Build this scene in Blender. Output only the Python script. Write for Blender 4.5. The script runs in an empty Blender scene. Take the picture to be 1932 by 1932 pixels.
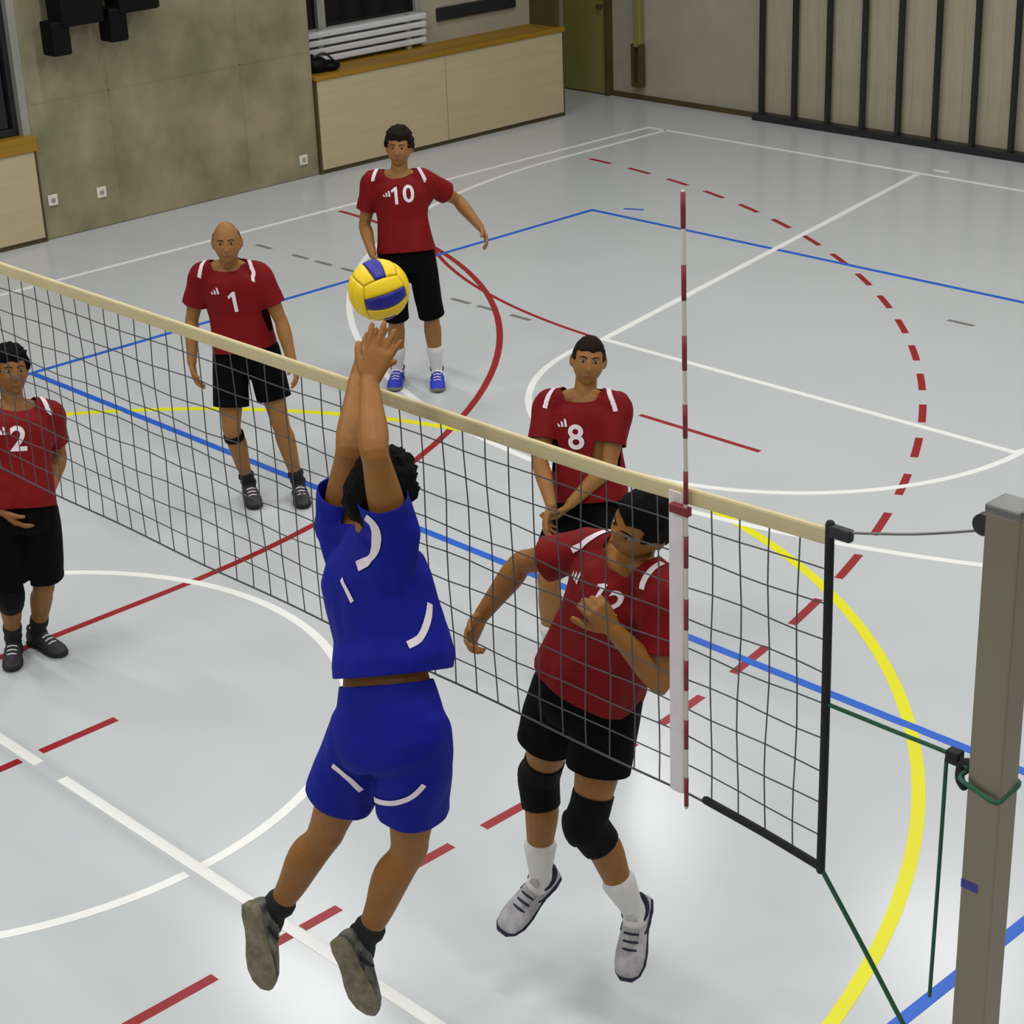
import bpy, bmesh, math, random
from mathutils import Vector, Matrix, noise
from mathutils.bvhtree import BVHTree

random.seed(7)
SC = bpy.context.scene
COL = SC.collection
V = Vector
PI = math.pi

# ------------------------------------------------------------------ camera
cam_d = bpy.data.cameras.new('camera')
cam = bpy.data.objects.new('camera', cam_d)
COL.objects.link(cam)
cr = V((0.69634075, 0.71676858, -0.03677444))
cu = V((-0.26073729, 0.30037895, 0.91749035))
cw = V((-0.66867452, 0.62929746, -0.3960544))
cam.matrix_world = Matrix(((cr.x, cu.x, -cw.x, 7.7096), (cr.y, cu.y, -cw.y, -3.6750),
                           (cr.z, cu.z, -cw.z, 4.5370), (0, 0, 0, 1)))
cam_d.sensor_width = 36.0
cam_d.lens = 67.332
cam_d.clip_start = 0.05
SC.camera = cam

# ------------------------------------------------------------------ world, light, exposure
world = bpy.data.worlds.new('world')
SC.world = world
world.use_nodes = True
bgn = world.node_tree.nodes['Background']
bgn.inputs[0].default_value = (0.75, 0.8, 0.85, 1)
bgn.inputs[1].default_value = 0.05
SC.view_settings.view_transform = 'Standard'
SC.view_settings.look = 'None'
SC.view_settings.gamma = 1.0
SC.view_settings.use_curve_mapping = False
SC.view_settings.exposure = 0.0
LAMP_POWER = 88.0
LAMP_X = (-4.6, -0.4, 3.8, 8.0)
LAMP_Y = (-10.0, -5.0, 0.0, 5.0, 9.5)
CEIL = 6.8

# ------------------------------------------------------------------ helpers: materials
def lin(c):
    return tuple(((x / 255.0) / 12.92 if x / 255.0 <= 0.04045 else ((x / 255.0 + 0.055) / 1.055) ** 2.4) for x in c)

def mat(name, rgb, rough=0.6, metal=0.0, var=0.0, scale=8.0, bump=0.0, bscale=60.0, spec=0.5, stretch=None, rgb2=None, coat=0.0):
    m = bpy.data.materials.new(name)
    m.use_nodes = True
    nt = m.node_tree
    b = nt.nodes['Principled BSDF']
    c = lin(rgb)
    b.inputs['Base Color'].default_value = (*c, 1)
    b.inputs['Roughness'].default_value = rough
    b.inputs['Metallic'].default_value = metal
    b.inputs['Specular IOR Level'].default_value = spec
    b.inputs['Coat Weight'].default_value = coat
    b.inputs['Coat Roughness'].default_value = 0.15
    tc = nt.nodes.new('ShaderNodeTexCoord')
    mp = nt.nodes.new('ShaderNodeMapping')
    nt.links.new(tc.outputs['Object'], mp.inputs[0])
    if stretch:
        mp.inputs['Scale'].default_value = stretch
    if var > 0 or rgb2:
        n = nt.nodes.new('ShaderNodeTexNoise')
        n.inputs['Scale'].default_value = scale
        n.inputs['Detail'].default_value = 5
        nt.links.new(mp.outputs[0], n.inputs['Vector'])
        r = nt.nodes.new('ShaderNodeValToRGB')
        r.color_ramp.elements[0].position = 0.3
        r.color_ramp.elements[1].position = 0.7
        c2 = lin(rgb2) if rgb2 else tuple(x * (1 + var) for x in c)
        c1 = c if rgb2 else tuple(x * (1 - var) for x in c)
        r.color_ramp.elements[0].color = (*c1, 1)
        r.color_ramp.elements[1].color = (*c2, 1)
        nt.links.new(n.outputs['Fac'], r.inputs[0])
        nt.links.new(r.outputs[0], b.inputs['Base Color'])
    if bump > 0:
        n2 = nt.nodes.new('ShaderNodeTexNoise')
        n2.inputs['Scale'].default_value = bscale
        n2.inputs['Detail'].default_value = 4
        nt.links.new(mp.outputs[0], n2.inputs['Vector'])
        bp = nt.nodes.new('ShaderNodeBump')
        bp.inputs['Strength'].default_value = bump
        bp.inputs['Distance'].default_value = 0.01
        nt.links.new(n2.outputs['Fac'], bp.inputs['Height'])
        nt.links.new(bp.outputs[0], b.inputs['Normal'])
    return m

M = {}
M['floor'] = mat('floor_vinyl', (198, 203, 206), 0.22, var=0.03, scale=0.5, bump=0.02, bscale=3.0, spec=0.5)
M['white_line'] = mat('white_line', (244, 244, 242), 0.4)
M['blue_line'] = mat('blue_line', (20, 95, 205), 0.4)
M['red_line'] = mat('red_line', (150, 22, 34), 0.4)
M['yellow_line'] = mat('yellow_line', (232, 228, 12), 0.4)
M['grey_line'] = mat('grey_line', (120, 122, 122), 0.4)
M['concrete'] = mat('concrete', (118, 117, 88), 0.85, rgb2=(158, 146, 118), scale=2.4, bump=0.25, bscale=22)
M['backwall'] = mat('back_wall_plaster', (158, 153, 139), 0.85, rgb2=(170, 162, 142), scale=3.0, bump=0.1, bscale=40)
M['plain_wall'] = mat('plain_wall', (130, 126, 112), 0.9, var=0.04, scale=1.0)
M['ceiling'] = mat('ceiling_board', (112, 108, 98), 0.9, var=0.03, scale=2.0)
M['ply'] = mat('pale_panel', (188, 174, 138), 0.6, var=0.05, scale=2.0, stretch=(1, 1, 12))
M['wood'] = mat('ledge_wood', (150, 112, 18), 0.5, var=0.2, scale=3.0, stretch=(1, 0.15, 8))
M['darkwood'] = mat('dark_wood', (74, 62, 30), 0.6, var=0.15, scale=4.0)
M['olive'] = mat('olive_door', (134, 130, 66), 0.6, var=0.06, scale=3.0)
M['black_metal'] = mat('black_metal', (28, 29, 36), 0.45, var=0.1, scale=10)
M['black_plastic'] = mat('black_plastic', (4, 4, 7), 0.6, spec=0.2, var=0.1, scale=20)
M['frame_grey'] = mat('window_frame', (150, 150, 142), 0.5, var=0.05, scale=5)
M['glass'] = mat('night_glass', (12, 12, 20), 0.08, spec=0.5)
M['radiator'] = mat('radiator_enamel', (206, 208, 212), 0.4, var=0.03, scale=5)
M['alu'] = mat('aluminium_post', (138, 128, 112), 0.42, metal=0.55, var=0.06, scale=4, stretch=(1, 1, 0.15))
M['tape'] = mat('net_tape', (208, 194, 150), 0.8, var=0.05, scale=6)
M['band'] = mat('net_side_band', (225, 218, 216), 0.8, var=0.04, scale=20)
M['netcord'] = mat('net_cord', (84, 86, 90), 0.8, var=0.1, scale=30)
M['strap'] = mat('black_strap', (12, 12, 16), 0.7, var=0.1, scale=30)
M['rope_green'] = mat('green_rope', (38, 92, 66), 0.8, var=0.15, scale=60)
M['steel'] = mat('steel', (120, 120, 118), 0.35, metal=0.8, var=0.05, scale=10)
M['antenna_white'] = mat('antenna_white', (205, 196, 184), 0.5, var=0.03, scale=9)
M['antenna_red'] = mat('antenna_red', (128, 30, 44), 0.5, var=0.05, scale=9)
M['ball_yellow'] = mat('ball_yellow', (244, 208, 10), 0.5, var=0.04, scale=20, bump=0.15, bscale=300)
M['ball_blue'] = mat('ball_blue', (22, 26, 140), 0.5, var=0.06, scale=20, bump=0.15, bscale=300)
M['ball_seam'] = mat('ball_seam', (60, 50, 20), 0.8, var=0.05, scale=20)
M['socket'] = mat('socket_white', (225, 220, 205), 0.5, var=0.02, scale=9)
M['lampcase'] = mat('lamp_case', (205, 205, 205), 0.5, var=0.02, scale=9)
M['skin_a'] = mat('skin_tan', (144, 95, 42), 0.55, var=0.07, scale=14, bump=0.05, bscale=90, spec=0.35)
M['skin_b'] = mat('skin_warm', (150, 104, 54), 0.55, var=0.07, scale=14, bump=0.05, bscale=90, spec=0.35)
M['skin_c'] = mat('skin_olive', (136, 90, 42), 0.55, var=0.07, scale=14, bump=0.05, bscale=90, spec=0.35)
M['hair'] = mat('black_hair', (9, 8, 8), 0.8, spec=0.12, var=0.3, scale=90, bump=0.5, bscale=160, stretch=(1, 1, 0.3))
M['hair_brown'] = mat('brown_hair', (32, 24, 16), 0.8, spec=0.12, var=0.3, scale=90, bump=0.5, bscale=160, stretch=(1, 1, 0.3))
M['stubble'] = mat('cropped_hair', (58, 42, 26), 0.7, var=0.25, scale=160)
M['eye'] = mat('eye_white', (150, 138, 122), 0.25, var=0.02, scale=20)
M['iris'] = mat('dark_iris', (24, 16, 12), 0.2, var=0.1, scale=40)
M['lip'] = mat('lip', (140, 74, 58), 0.5, var=0.05, scale=40)
M['red'] = mat('red_jersey', (118, 1, 7), 0.75, var=0.08, scale=7, bump=0.15, bscale=240, spec=0.25)
M['blue'] = mat('blue_jersey', (3, 16, 138), 0.72, var=0.08, scale=7, bump=0.15, bscale=240, spec=0.25)
M['black_cloth'] = mat('black_shorts', (4, 4, 6), 0.85, var=0.15, scale=9, bump=0.15, bscale=240, spec=0.12)
M['pad'] = mat('black_knee_pad', (5, 5, 7), 0.85, var=0.15, scale=30, bump=0.2, bscale=300, spec=0.2)
M['print'] = mat('white_print', (232, 220, 226), 0.7, var=0.02, scale=30)
M['sock_white'] = mat('white_sock', (220, 218, 218), 0.9, var=0.03, scale=40, bump=0.2, bscale=260)
M['sock_black'] = mat('black_sock', (20, 20, 24), 0.9, var=0.1, scale=40, bump=0.2, bscale=260)
M['shoe_white'] = mat('white_shoe', (196, 194, 200), 0.6, rgb2=(150, 148, 150), scale=24)
M['shoe_black'] = mat('black_shoe', (22, 22, 27), 0.6, rgb2=(44, 43, 50), scale=24)
M['shoe_blue'] = mat('blue_shoe', (18, 34, 168), 0.6, rgb2=(26, 50, 190), scale=24)
M['shoe_dark'] = mat('grey_black_shoe', (30, 30, 34), 0.6, rgb2=(120, 118, 112), scale=30)
M['sole_navy'] = mat('navy_sole', (26, 24, 52), 0.7, var=0.1, scale=30)
M['sole_grey'] = mat('grey_sole', (134, 126, 104), 0.8, rgb2=(96, 90, 72), scale=30)
M['sole_black'] = mat('black_sole', (26, 26, 30), 0.8, var=0.1, scale=30)
M['sole_pale'] = mat('pale_sole', (120, 122, 112), 0.8, var=0.1, scale=30)

# ------------------------------------------------------------------ helpers: objects
def tag(o, label=None, cat=None, group=None, kind=None):
    if label: o['label'] = label
    if cat: o['category'] = cat
    if group: o['group'] = group
    if kind: o['kind'] = kind
    return o

def link(name, me, m=None, parent=None, smooth=False):
    o = bpy.data.objects.new(name, me)
    COL.objects.link(o)
    if m is not None:
        me.materials.append(M[m] if isinstance(m, str) else m)
    if parent is not None:
        o.parent = parent
        if any(abs(x) > 1e-9 for x in parent.location):
            o.matrix_parent_inverse = Matrix.Translation(-parent.location)
    if smooth:
        me.polygons.foreach_set('use_smooth', [True] * len(me.polygons))
    return o

def fin(bm, name, m=None, parent=None, smooth=False):
    bmesh.ops.recalc_face_normals(bm, faces=bm.faces)
    me = bpy.data.meshes.new(name)
    bm.to_mesh(me)
    bm.free()
    return link(name, me, m, parent, smooth)

def empty(name, loc, label=None, cat=None, group=None):
    o = bpy.data.objects.new(name, None)
    COL.objects.link(o)
    o.location = loc
    o.empty_display_size = 0.1
    return tag(o, label, cat, group)

def add_box(bm, lo, hi, bevel=0.0):
    x0, y0, z0 = lo
    x1, y1, z1 = hi
    vs = [bm.verts.new(c) for c in ((x0, y0, z0), (x1, y0, z0), (x1, y1, z0), (x0, y1, z0), (x0, y0, z1), (x1, y0, z1), (x1, y1, z1), (x0, y1, z1))]
    fs = [bm.faces.new([vs[i] for i in f]) for f in ((0, 3, 2, 1), (4, 5, 6, 7), (0, 1, 5, 4), (1, 2, 6, 5), (2, 3, 7, 6), (3, 0, 4, 7))]
    if bevel > 0:
        es = list({e for f in fs for e in f.edges})
        bmesh.ops.bevel(bm, geom=es, offset=bevel, segments=2, affect='EDGES', profile=0.5)

def box(name, lo, hi, m, parent=None, bevel=0.0):
    bm = bmesh.new()
    add_box(bm, lo, hi, bevel)
    return fin(bm, name, m, parent)

def ring(bm, c, ax, ay, n, sq=2.0):
    out = []
    for i in range(n):
        t = 2 * PI * i / n
        ct, st = math.cos(t), math.sin(t)
        if sq != 2.0:
            ct = math.copysign(abs(ct) ** (2.0 / sq), ct)
            st = math.copysign(abs(st) ** (2.0 / sq), st)
        out.append(bm.verts.new(c + ax * ct + ay * st))
    return out

def loft(bm, rings, n=16, sq=2.0, closed=True):
    """rings: list of (centre, half-axis vector, half-axis vector)"""
    prev = None
    first = None
    for c, ax, ay in rings:
        r = ring(bm, V(c), V(ax), V(ay), n, sq)
        if prev:
            for i in range(n):
                bm.faces.new((prev[i], prev[(i + 1) % n], r[(i + 1) % n], r[i]))
        else:
            first = r
        prev = r
    if closed:
        bm.faces.new(list(reversed(first)))
        bm.faces.new(prev)

def crom(a, b, c, d, t):
    return 0.5 * ((2 * b) + (c - a) * t + (2 * a - 5 * b + 4 * c - d) * t * t + (3 * b - a - 3 * c + d) * t * t * t)

def resample(pts, rad, k=6):
    P, Rr = [], []
    n = len(pts)
    for i in range(n - 1):
        a = pts[max(i - 1, 0)]; b = pts[i]; c = pts[i + 1]; d = pts[min(i + 2, n - 1)]
        ra = rad[max(i - 1, 0)]; rb = rad[i]; rc = rad[i + 1]; rd = rad[min(i + 2, n - 1)]
        for j in range(k):
            t = j / k
            P.append(crom(a, b, c, d, t))
            Rr.append(crom(ra, rb, rc, rd, t))
    P.append(pts[-1]); Rr.append(rad[-1])
    return P, Rr

def tube(bm, pts, rad, n=12, k=6, flat=1.0, ref=None, round_ends=True):
    """smooth tapered tube through pts; flat scales the axis across ref"""
    pts = [V(p) for p in pts]
    if not isinstance(rad, (list, tuple)):
        rad = [rad] * len(pts)
    P, Rr = resample(pts, list(rad), k) if k > 1 else (pts, list(rad))
    ref = V(ref) if ref is not None else None
    fr = []
    last = None
    for i in range(len(P)):
        t = (P[min(i + 1, len(P) - 1)] - P[max(i - 1, 0)]).normalized()
        if ref is not None:
            a = ref - t * ref.dot(t)
        elif last is not None:
            a = last - t * last.dot(t)
        else:
            a = t.orthogonal()
        a.normalize()
        last = a
        fr.append((t, a, t.cross(a)))
    rings = []
    if round_ends:
        for s in (0.3, 0.75):
            t, a, b = fr[0]
            q = math.sqrt(1 - s * s)
            rings.append((P[0] - t * Rr[0] * q * 0.8, a * Rr[0] * s, b * Rr[0] * s * flat))
    for p, r, (t, a, b) in zip(P, Rr, fr):
        rings.append((p, a * r, b * r * flat))
    if round_ends:
        for s in (0.75, 0.3):
            t, a, b = fr[-1]
            q = math.sqrt(1 - s * s)
            rings.append((P[-1] + t * Rr[-1] * q * 0.8, a * Rr[-1] * s, b * Rr[-1] * s * flat))
    loft(bm, rings, n)

def tube_obj(name, pts, rad, m, parent=None, n=8, k=4, **kw):
    bm = bmesh.new()
    tube(bm, pts, rad, n, k, **kw)
    return fin(bm, name, m, parent, True)

def ellipsoid(bm, c, ax, ay, az, seg=16):
    geo = bmesh.ops.create_uvsphere(bm, u_segments=seg, v_segments=max(seg // 2, 6), radius=1.0)
    ax, ay, az, c = V(ax), V(ay), V(az), V(c)
    for v in geo['verts']:
        p = v.co.copy()
        v.co = c + ax * p.x + ay * p.y + az * p.z

def evaluated(me, mods):
    o = bpy.data.objects.new('temporary', me)
    COL.objects.link(o)
    for typ, props in mods:
        md = o.modifiers.new(typ, typ)
        for a, b in props.items():
            setattr(md, a, b)
    dg = bpy.context.evaluated_depsgraph_get()
    dg.update()
    out = bpy.data.meshes.new_from_object(o.evaluated_get(dg))
    bpy.data.objects.remove(o)
    return out

def fuse(bm, voxel, smooth=3, factor=0.5):
    """fuse overlapping closed shapes into one continuous skin"""
    bmesh.ops.recalc_face_normals(bm, faces=bm.faces)
    me = bpy.data.meshes.new('fused')
    bm.to_mesh(me)
    bm.free()
    out = evaluated(me, [('REMESH', dict(mode='VOXEL', voxel_size=voxel)), ('SMOOTH', dict(factor=factor, iterations=smooth))])
    bpy.data.meshes.remove(me)
    return out

# ------------------------------------------------------------------ room shell
def struct(o):
    o['kind'] = 'structure'
    return o

X0, X1, Y0, Y1 = -8.15, 10.4, -13.1, 13.1
floor = struct(box('floor', (-8.9, Y0 - 0.2, -0.1), (X1 + 0.2, Y1 + 0.2, 0.0), 'floor'))
ceiling = struct(box('ceiling', (-8.9, Y0 - 0.2, CEIL + 0.25), (X1 + 0.2, Y1 + 0.2, CEIL + 0.4), 'ceiling'))
struct(box('wall_right', (X1, Y0, 0), (X1 + 0.2, Y1, CEIL + 0.25), 'plain_wall'))
struct(box('wall_front', (-8.9, Y0 - 0.2, 0), (X1, Y0, CEIL + 0.25), 'plain_wall'))
wall_back = struct(box('wall_back', (-8.9, Y1, 0), (X1, Y1 + 0.2, CEIL + 0.25), 'backwall'))
# left wall: concrete piers with window bays between them
bm = bmesh.new()
PX = -7.72
for (a, b) in ((5.1, 8.33), (-2.6, 0.6), (-10.0, -6.6)):
    add_box(bm, (-8.9, a, 0), (PX, b, CEIL + 0.25), 0.012)
add_box(bm, (-8.9, -13.1, 0), (-8.45, 11.9, CEIL + 0.25))
add_box(bm, (-8.9, 11.9, 0), (-8.8, 13.1, CEIL + 0.25))
for (a, b, zi) in ((8.33, 11.9, 1.30), (0.6, 5.1, 0.96), (-6.6, -2.6, 1.3), (-13.1, -10.0, 1.3)):
    add_box(bm, (-8.45, a, 0), (-8.17, b, zi))
    add_box(bm, (-8.45, a, 3.3), (-8.17, b, CEIL + 0.25))
wall_left = struct(fin(bm, 'wall_left', 'concrete'))
# tie holes and the formwork joints of the concrete pier
bm = bmesh.new()
for y in (5.95, 7.45):
    add_box(bm, (PX - 0.004, y - 0.006, 0.02), (PX + 0.003, y + 0.006, 6.0))
for z in (1.25, 2.5):
    add_box(bm, (PX - 0.004, 5.13, z - 0.006), (PX + 0.003, 8.3, z + 0.006))
fin(bm, 'formwork_ridge', 'concrete', wall_left)

def bay(n, a, b, joint_ys, ztop, zled):
    """pale panels, wooden ledge and night window between two piers"""
    ys = [a + 0.02] + list(joint_ys) + [b - 0.02]
    for i in range(len(ys) - 1):
        box('cladding_panel', (-7.78, ys[i] + 0.004, 0.045), (-7.68, ys[i + 1] - 0.004, ztop), 'ply', wall_left, 0.004)
    box('panel_plinth', (-7.8, a + 0.02, 0.0), (-7.695, b - 0.02, 0.045), 'darkwood', wall_left)
    for y in (a + 0.008, b - 0.008):
        box('panel_edge', (-7.8, y - 0.012, 0.0), (-7.69, y + 0.012, ztop), 'darkwood', wall_left)
    t = struct(box('trim_%d' % n, (-8.17, a + 0.002, ztop), (-7.665, b + 0.01, zled), 'wood', None, 0.006))
    tag(t, None)
    w = empty('window_%d' % n, (-8.3, (a + b) / 2, 1.4))
    struct(w)
    return w

w1 = bay(1, 8.33, 11.9, (10.1,), 0.95, 1.0)
w2 = bay(2, 0.6, 5.1, (2.9,), 0.84, 0.98)
w3 = bay(3, -6.6, -2.6, (-4.6,), 0.84, 0.98)

def pane_set(w, edges, z0, z1, xo=-8.17, fm='frame_grey'):
    for i in range(len(edges) - 1):
        a, b = edges[i], edges[i + 1]
        p = box('pane', (xo - 0.07, a + 0.03, z0 + 0.03), (xo - 0.05, b - 0.03, z1 - 0.05), 'glass', w)
        bm = bmesh.new()
        for lo, hi in (((xo - 0.08, a, z0), (xo, a + 0.05, z1)), ((xo - 0.08, b - 0.05, z0), (xo, b, z1)),
                       ((xo - 0.08, a + 0.05, z0), (xo, b - 0.05, z0 + 0.06)), ((xo - 0.08, a + 0.05, z1 - 0.06), (xo, b - 0.05, z1))):
            add_box(bm, lo, hi, 0.004)
        fin(bm, 'window_frame', fm, p)
pane_set(w1, (8.35, 8.86, 10.2), 1.30, 3.3)
pane_set(w2, (0.62, 2.1, 3.6, 5.02), 0.985, 3.3, -7.80, 'black_metal')
box('window_reveal', (-8.1, 5.02, 0.98), (-7.73, 5.099, 3.3), 'frame_grey', w2)
pane_set(w3, (-6.58, -4.6, -2.62), 1.30, 3.3)
box('wall_infill', (-8.4, 10.2, 1.0), (-8.16, 11.9, 3.3), 'backwall', wall_left)
box('dark_soffit', (-8.16, 10.42, 1.22), (-8.12, 11.6, 1.36), 'black_metal', wall_left, 0.01)
# recess post at the end of the far bay
box('recess_post', (-8.45, 11.84, 0.0), (-7.74, 11.9, CEIL + 0.2), 'darkwood', wall_left, 0.01)

# back wall: olive door in the corner recess, pale pilaster, baseboard
d1 = struct(empty('door_1', (-8.42, 13.06, 0)))
box('door_leaf', (-8.79, 13.03, 0.015), (-8.1, 13.095, 2.1), 'olive', d1, 0.006)
box('door_frame', (-8.1, 13.0, 0.0), (-8.05, 13.098, 2.15), 'darkwood', d1, 0.004)
box('door_handle', (-8.2, 12.97, 1.02), (-8.14, 13.03, 1.06), 'steel', d1, 0.008)
struct(box('baseboard_back', (-8.05, 13.065, 0.0), (X1, 13.098, 0.055), 'darkwood'))
# ------------------------------------------------------------------ court markings (thin coats of paint on the floor)
LW = 0.05
def ribbon(name, pts, m, h, width=LW, closed=False):
    bm = bmesh.new()
    pts = [V((p[0], p[1])) for p in pts]
    n = len(pts)
    L, Rr = [], []
    for i in range(n):
        if closed:
            t = pts[(i + 1) % n] - pts[i - 1]
        else:
            t = pts[min(i + 1, n - 1)] - pts[max(i - 1, 0)]
        t.normalize()
        q = V((-t.y, t.x)) * width / 2
        L.append(pts[i] + q); Rr.append(pts[i] - q)
    tl = [bm.verts.new((p.x, p.y, h)) for p in L]
    tr = [bm.verts.new((p.x, p.y, h)) for p in Rr]
    bl = [bm.verts.new((p.x, p.y, -0.001)) for p in L]
    br = [bm.verts.new((p.x, p.y, -0.001)) for p in Rr]
    for i in range(n if closed else n - 1):
        j = (i + 1) % n
        bm.faces.new((tl[i], tr[i], tr[j], tl[j]))
        bm.faces.new((bl[i], tl[i], tl[j], bl[j]))
        bm.faces.new((tr[i], br[i], br[j], tr[j]))
    if not closed:
        bm.faces.new((tl[0], bl[0], br[0], tr[0]))
        bm.faces.new((tl[-1], tr[-1], br[-1], bl[-1]))
    return fin(bm, name, m, floor)

def arc(cx, cy, r, a0, a1, n=40):
    return [(cx + r * math.cos(math.radians(a0 + (a1 - a0) * i / n)), cy + r * math.sin(math.radians(a0 + (a1 - a0) * i / n))) for i in range(n + 1)]

def dashes(pts, m, h, dash, gap, width=LW, start=0.0):
    """cut a fine polyline into dashes"""
    P = [V(p) for p in pts]
    S = [0.0]
    for i in range(1, len(P)):
        S.append(S[-1] + (P[i] - P[i - 1]).length)
    def at(s):
        for i in range(1, len(P)):
            if s <= S[i]:
                f = (s - S[i - 1]) / max(S[i] - S[i - 1], 1e-9)
                return P[i - 1].lerp(P[i], f)
        return P[-1]
    s = start
    while s < S[-1]:
        e = min(s + dash, S[-1])
        if e - s > 0.05:
            ribbon('dash', [at(s + (e - s) * k / 3) for k in range(4)], m, h, width)
        s += dash + gap

H = dict(grey=0.0006, red=0.0009, yellow=0.0012, blue=0.0016, white=0.0020)
# blue volleyball court
ribbon('volleyball_line', [(-4.5, -9), (-4.5, 9), (4.5, 9), (4.5, -9)][0:2], 'blue_line', H['blue'])
ribbon('volleyball_line', [(4.5, -9), (4.5, 9)], 'blue_line', H['blue'], 0.055)
ribbon('volleyball_line', [(-4.525, 9), (4.525, 9)], 'blue_line', H['blue'] + 0.0001)
ribbon('volleyball_line', [(-4.525, -9), (4.525, -9)], 'blue_line', H['blue'] + 0.0001)
ribbon('volleyball_line', [(-4.525, 3), (5.6, 3)], 'blue_line', H['blue'] + 0.0001, 0.055)
ribbon('volleyball_line', [(-4.525, -3), (4.525, -3)], 'blue_line', H['blue'] + 0.0001)
# white basketball court: centre line, circle, lane, three-point arc, boundary
ribbon('basketball_line', [(-6.5, 0.015), (0.5, 0.015)], 'white_line', H['white'], 0.055)
ribbon('basketball_line', [(0.70, 0.015), (6.5, 0.015)], 'white_line', H['white'], 0.055)
ribbon('basketball_circle', arc(0, 0, 1.77, 0.8, 358.6, 120) , 'white_line', H['white'] + 0.0001)
for sy in (1, -1):
    ribbon('basketball_line', [(-1.8, 6.27 * sy), (1.82, 6.27 * sy)], 'white_line', H['white'])
    ribbon('basketball_arc', arc(0, 6.25 * sy, 1.8, 180, 180 + 180 * sy, 48), 'white_line', H['white'] + 0.0001)
    for sx in (1, -1):
        ribbon('basketball_line', [(1.78 * sx, 6.27 * sy), (2.93 * sx, 12.0 * sy)], 'white_line', H['white'] + 0.0002, 0.06)
        ribbon('basketball_line', [(6.24 * sx, 10.42 * sy), (6.24 * sx, 12.0 * sy)], 'white_line', H['white'] + 0.0001)
    ribbon('three_point_arc', arc(0, 10.42 * sy, 6.24, 180, 180 + 180 * sy, 96), 'white_line', H['white'] - 0.0001)
    ribbon('basketball_line', [(-6.53, 12.0 * sy), (6.53, 12.0 * sy)], 'white_line', H['white'] + 0.0001)
for sx in (-1, 1):
    ribbon('basketball_line', [(6.5 * sx, -12), (6.5 * sx, 12)], 'white_line', H['white'])
# yellow circle round the middle
ribbon('yellow_circle', arc(0, 0, 4.44, 0, 358, 180)[:-1] , 'yellow_line', H['yellow'], 0.06, True)
# red handball areas: crosswise goal on the left side
GX = -6.6
solid = list(reversed(arc(GX, -1.5, 6.0, -88, 0, 40))) 
solid = arc(GX, -1.5, 6.0, -88, 0, 40) + [(GX + 6.0, y / 10) for y in range(-14, 15)] + arc(GX, 1.5, 6.0, 0, 88, 40)
ribbon('handball_area_line', solid, 'red_line', H['red'])
dashp = arc(GX, -1.5, 9.03, -60, 0, 60) + [(GX + 9.03, y / 10) for y in range(-14, 15)] + arc(GX, 1.5, 9.03, 0, 86, 90)
dashes(arc(GX, 1.5, 9.03, 4, 86, 120), 'red_line', H['red'], 0.34, 0.285, start=0.1)
for a, b in ((-0.85, -0.38), (-0.16, 0.0), (0.05, 0.24), (0.62, 0.86), (1.05, 1.40), (1.84, 2.02)):
    ribbon('dash', [(2.43, a), (2.43, b)], 'red_line', H['red'])
ribbon('penalty_line', [(0.41, -0.5), (0.41, -0.03)], 'red_line', H['red'])
ribbon('penalty_line', [(0.41, 0.08), (0.41, 0.5)], 'red_line', H['red'])
# lengthwise handball area, its penalty line, and short grey dashes
ribbon('handball_area_line', arc(-1.5, 12.25, 6.0, 232, 266, 30), 'red_line', H['red'] + 0.0001, 0.035)
ribbon('penalty_line', [(-0.48, 5.25), (0.55, 5.25)], 'red_line', H['red'], 0.04)
for x in (-5.94, -5.42, -5.09, -4.74, -3.34, -3.03, -2.65):
    ribbon('dash', [(x - 0.11, 6.25), (x + 0.11, 6.25)], 'grey_line', H['grey'], 0.045)
ribbon('dash', [(-0.08, 8.27), (0.15, 8.27)], 'grey_line', H['grey'], 0.045)
ribbon('dash', [(-4.3, 9.22), (-4.12, 9.3)], 'blue_line', H['grey'], 0.045)
ribbon('dash', [(-2.9, 12.2), (-2.72, 12.2)], 'white_line', H['white'], 0.05)

# ------------------------------------------------------------------ ceiling lamps
def lamp(i, x, y):
    e = empty('ceiling_light', (x, y, CEIL), 'long ceiling light high above the court, number %s row' % i, 'ceiling light', 'ceiling lights above the court')
    e['label'] = 'long flat ceiling light hung above the sports floor'
    bm = bmesh.new()
    add_box(bm, (x - 0.9, y - 0.18, CEIL + 0.02), (x + 0.9, y + 0.18, CEIL + 0.25), 0.02)
    fin(bm, 'lamp_case', 'lampcase', e)
    ld = bpy.data.lights.new('lamp_light', 'AREA')
    ld.shape = 'RECTANGLE'
    ld.size = 1.7
    ld.size_y = 0.3
    ld.energy = LAMP_POWER
    ld.color = (1.0, 0.99, 0.975)
    lo = bpy.data.objects.new('lamp_light', ld)
    COL.objects.link(lo)
    lo.parent = e
    lo.location = (0, 0, -0.005)
k = 0
for y in LAMP_Y:
    for x in LAMP_X:
        k += 1
        lamp(k, x, y)
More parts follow.
